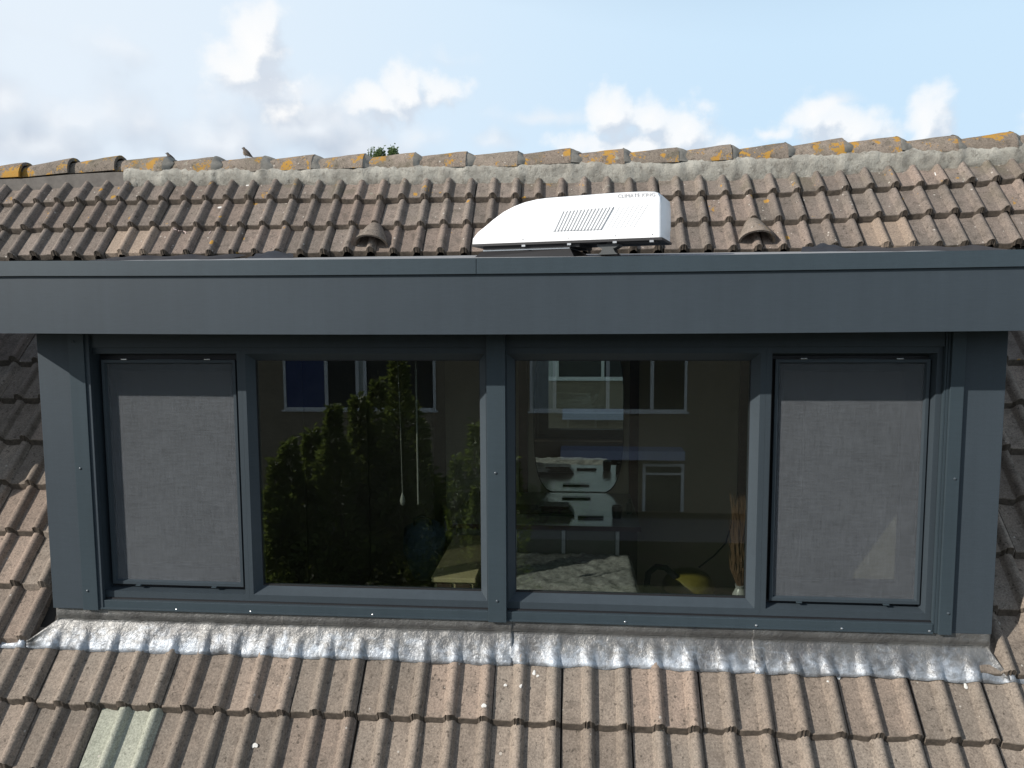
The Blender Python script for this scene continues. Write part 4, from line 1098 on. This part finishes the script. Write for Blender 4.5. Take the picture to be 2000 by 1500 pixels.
# bed with a grey woolly blanket
BZ = .15; bx0 = at(960, 1085, .85).x; bx1 = at(1242, 1090, .95).x
BED = thing('daybed', 'low daybed under a grey woolly blanket below the desk', 'bed', ((bx0+bx1)/2, .75, FZ))
M_WOOL = simple('grey_wool', (.27, .265, .265), 1.0, 0, .6, 34, .9)
m = MB(); nbx, nby = 60, 36
def bl(i, j):
    u = i/(nbx-1); v = j/(nby-1); x = bx0+(bx1-bx0)*u; y = .36+.74*v
    e = min(u, 1-u)/.05; f_ = min(v, 1-v)/.06; dz = -.10*max(0, 1-min(e, f_))**2
    return (x, y, BZ+dz+.012*mnoise.noise(Vector((x*14, y*14, 0)))+.007*mnoise.noise(Vector((x*45, y*45, 3))))
m.grid(bl, nbx, nby).build('blanket', M_WOOL, BED, True, 80)
MB().box(bx0+.01, bx1-.01, .37, 1.09, FZ+.12, BZ-.035, .03).build('mattress', simple('grey_mattress', (.2, .2, .2), .9), BED)
for x in (bx0+.05, bx1-.05):
    for y in (.42, 1.04): MB().box(x-.025, x+.025, y-.025, y+.025, FZ, FZ+.119).build('leg', M_DWOOD, BED)
# pale wooden chest behind the left pane
zc = .235; c0 = at_plane(842, 1128, Vector((0, 0, zc)), Vector((0, 0, 1))); c1 = at_plane(902, 1036, Vector((0, 0, zc)), Vector((0, 0, 1)))
CH = thing('wooden_chest', 'pale wooden chest with slotted front behind the left pane', 'chest', (c0.x+.25, c0.y+.3, FZ))
M_PALEW = simple('pale_pine', (.42, .36, .21), .6, 0, .15, 12)
cy1 = min(c1.y, 1.12); cx1 = bx0-.03
MB().box(c0.x, cx1, c0.y, cy1, zc-.025, zc, .003).build('lid', M_PALEW, CH)
MB().box(c0.x+.015, cx1-.015, c0.y+.015, cy1-.01, FZ, zc-.026).build('body', M_PALEW, CH)
for i in range(2):
    w = (cx1-c0.x-.08)/2; MB().box(c0.x+.03+i*(w+.02), c0.x+.03+i*(w+.02)+w, c0.y+.008, c0.y+.0145, zc-.11, zc-.035).build('slot_panel', M_DWOOD, CH)
# yellow and black vacuum cleaner on the floor
q = at(1345, 1112, 1.30); VC = thing('vacuum_cleaner', 'yellow topped black vacuum cleaner with a bent hose on the room floor', 'vacuum cleaner', (q.x, 1.3, FZ))
m = MB(); H_ = q.z-FZ
m.lathe([(.15, 0.03), (.17, .06), (.175, H_*.55), (.165, H_*.72)], (q.x, 1.3, FZ), 24); m.build('drum', M_DK, VC, True)
m = MB(); m.lathe([(.168, H_*.721), (.165, H_*.80), (.13, H_*.92), (.07, H_*.985), (.01, H_)], (q.x, 1.3, FZ), 24); m.build('lid', simple('yellow_plastic', (.13, .11, .02), .4), VC, True)
pts = []
h0 = at(1262, 1150, 1.22); h1 = at(1285, 1108, 1.22); h2 = at(1318, 1125, 1.22)
pts = [h0+Vector((-.01, 0, -.3)), h0, (h0+h1)/2+Vector((-.025, 0, .03)), h1+Vector((-.01, 0, .005)), h1+Vector((.05, .01, -.005)), h2, h2+Vector((.03, .05, -.05))]
MB().tube(pts, .02, 10).build('hose', M_DK, VC, True)
MB().tube([at(1365, 1108, 1.3), at(1395, 1085, 1.25), at(1418, 1060, 1.2), at(1428, 1025, 1.15), at(1437, 985, 1.1), at(1441, 960, 1.1)], .005, 6).build('cable', M_DK, VC, True)
for s_ in (-1, 1): MB().lathe([(.03, -.02), (.03, .02)], (q.x+s_*.12, 1.2, FZ+.03), 12, Matrix.Rotation(rad(90), 3, 'Y')).build('wheel', M_DK, VC)
# dried grass in a white vase on the window board
q = at(1446, 1120, .0); VS = thing('vase', 'white vase with brown dried grass beside the right mullion', 'vase', (q.x, 0, .25))
MB().lathe([(.028, 0), (.036, .03), (.034, .07), (.02, .10), (.024, .115), (.018, .114)], (q.x, 0, .2505), 18).build('vase_body', simple('white_ceramic', (.28, .28, .28), .3), VS, True)
rnd = random.Random(8); m = MB()
for i in range(260):
    a_ = rnd.random()*6.283; t = rnd.random(); b0 = Vector((q.x+.012*math.cos(a_), .012*math.sin(a_), .355)); tp = Vector((q.x-.01+rnd.gauss(0, .022), rnd.gauss(0, .02), .50+.30*t))
    md_ = (b0+tp)/2+Vector((rnd.gauss(0, .012), rnd.gauss(0, .01), 0)); w_ = Vector((.0022, 0, 0)); m.add([b0-w_, b0+w_, md_+w_*1.3, md_-w_*1.3, tp+w_*.3, tp-w_*.3], [(0, 1, 2, 3), (3, 2, 4, 5)])
m.build('dried_grass', simple('dried_grass', (.11, .06, .03), .8), VS)
# blind cord with a drop pull and a wand
a = at(776, 690, .06); b_ = at(786, 962, .06); CO = thing('pull_cord', 'thin white blind cord ending in a teardrop pull behind the left pane', 'blind cord', b_)
M_CORD = simple('off_white_cord', (.20, .20, .185), .6)
MB().tube([(a.x, .06, 1.49), a, (a+b_)/2+Vector((.002, 0, 0)), b_], .0016, 6).build('cord', M_CORD, CO, True)
MB().lathe([(.001, .0), (.010, .008), (.0135, .022), (.010, .042), (.004, .062), (.0015, .07)], b_+Vector((0, 0, -.066)), 14).build('pull', M_CORD, CO, True)
a = at(812, 700, .08); b_ = at(817, 985, .08); MB().tube([(a.x, .08, 1.49), a, b_], .0045, 8).build('blind_wand', M_CORD, None, True, label='straight pale blind wand right of the cord behind the left pane', category='blind wand')
# blue bag on the room floor
q = at(826, 1050, .9); m = MB(); bm = bmesh.new(); bmesh.ops.create_icosphere(bm, subdivisions=3, radius=1)
for v in bm.verts:
    n_ = mnoise.noise(v.co*2.1); v.co = Vector((q.x+v.co.x*.13*(1+.2*n_), .95+v.co.y*.11, q.z+v.co.z*(.10 if v.co.z > 0 else .30)*(1+.12*n_)))
m.bm(bm); BG = thing('bag', 'blue cloth bag left of the pale wooden chest', 'bag', (q.x, .95, FZ))
m.build('bag_body', simple('blue_cloth', (.035, .055, .085), .9, 0, .3, 20, .5), BG, True)
m = MB(); m.tube([(q.x-.05, .9, q.z+.08), (q.x-.05, .88, q.z+.12), (q.x, .88, q.z+.14), (q.x+.05, .88, q.z+.12), (q.x+.05, .9, q.z+.08)], .008, 6); m.build('handle', M_DK, BG, True)
MB().box(q.x-.17, q.x+.17, .78, 1.12, FZ, q.z-.27, .01).build('stool', M_DWOOD, None, label='low dark stool under the blue bag', category='stool')

# ------------------------------------------------------------------ neighbouring dormer, just out of frame to the left
ND = thing('neighbouring_dormer', 'grey neighbouring dormer further along the roof to the left, outside the frame', 'dormer', (-5.0, F, .2))
NX0, NX1 = -7.2, -3.42
MB().box(NX0, NX1, FY, FY+.02, ZS, 1.80).build('fascia_board', M_ANT, ND); MB().box(NX0, NX1, FY-.012, FY+.05, 1.802, 1.86).build('roof_trim', M_TRIM, ND)
MB().box(NX0+.02, NX1-.02, FY+.021, 1.02, ZS+.004, 1.84).build('flat_roof', M_ROOFING, ND)
MB().box(NX0+.15, NX1-.15, F, F+.06, .24, ZS+.003).build('front_wall', M_ANT2, ND); MB().box(NX1-.20, NX1-.15, F+.061, 1.1, .1, ZS+.003).build('side_wall', M_ANT, ND)
MB().box(NX0+.5, NX1-.5, F-.012, F-.002, .38, 1.42).build('window_pane', M_GLASS, ND)

# added dark wardrobe, put in to darken the pane behind the reflected tree
WX0, WX1 = RX0+.02, -.86
WR = thing('wardrobe', 'added dark wardrobe along the back wall, darkening the view behind the left pane', 'wardrobe', ((WX0+WX1)/2, BY-.3, FZ))
M_WARD = simple('brown_wardrobe_wood', (.11, .088, .07), .6, 0, .2, 8)
MB().box(WX0, WX1, BY-.52, BY-.022, FZ, 1.44).build('carcass', M_WARD, WR)
for i in range(3):
    w_ = (WX1-WX0)/3; MB().box(WX0+w_*i+.006, WX0+w_*(i+1)-.006, BY-.54, BY-.521, FZ+.05, 1.42, .004).build('wardrobe_door', M_WARD, WR)
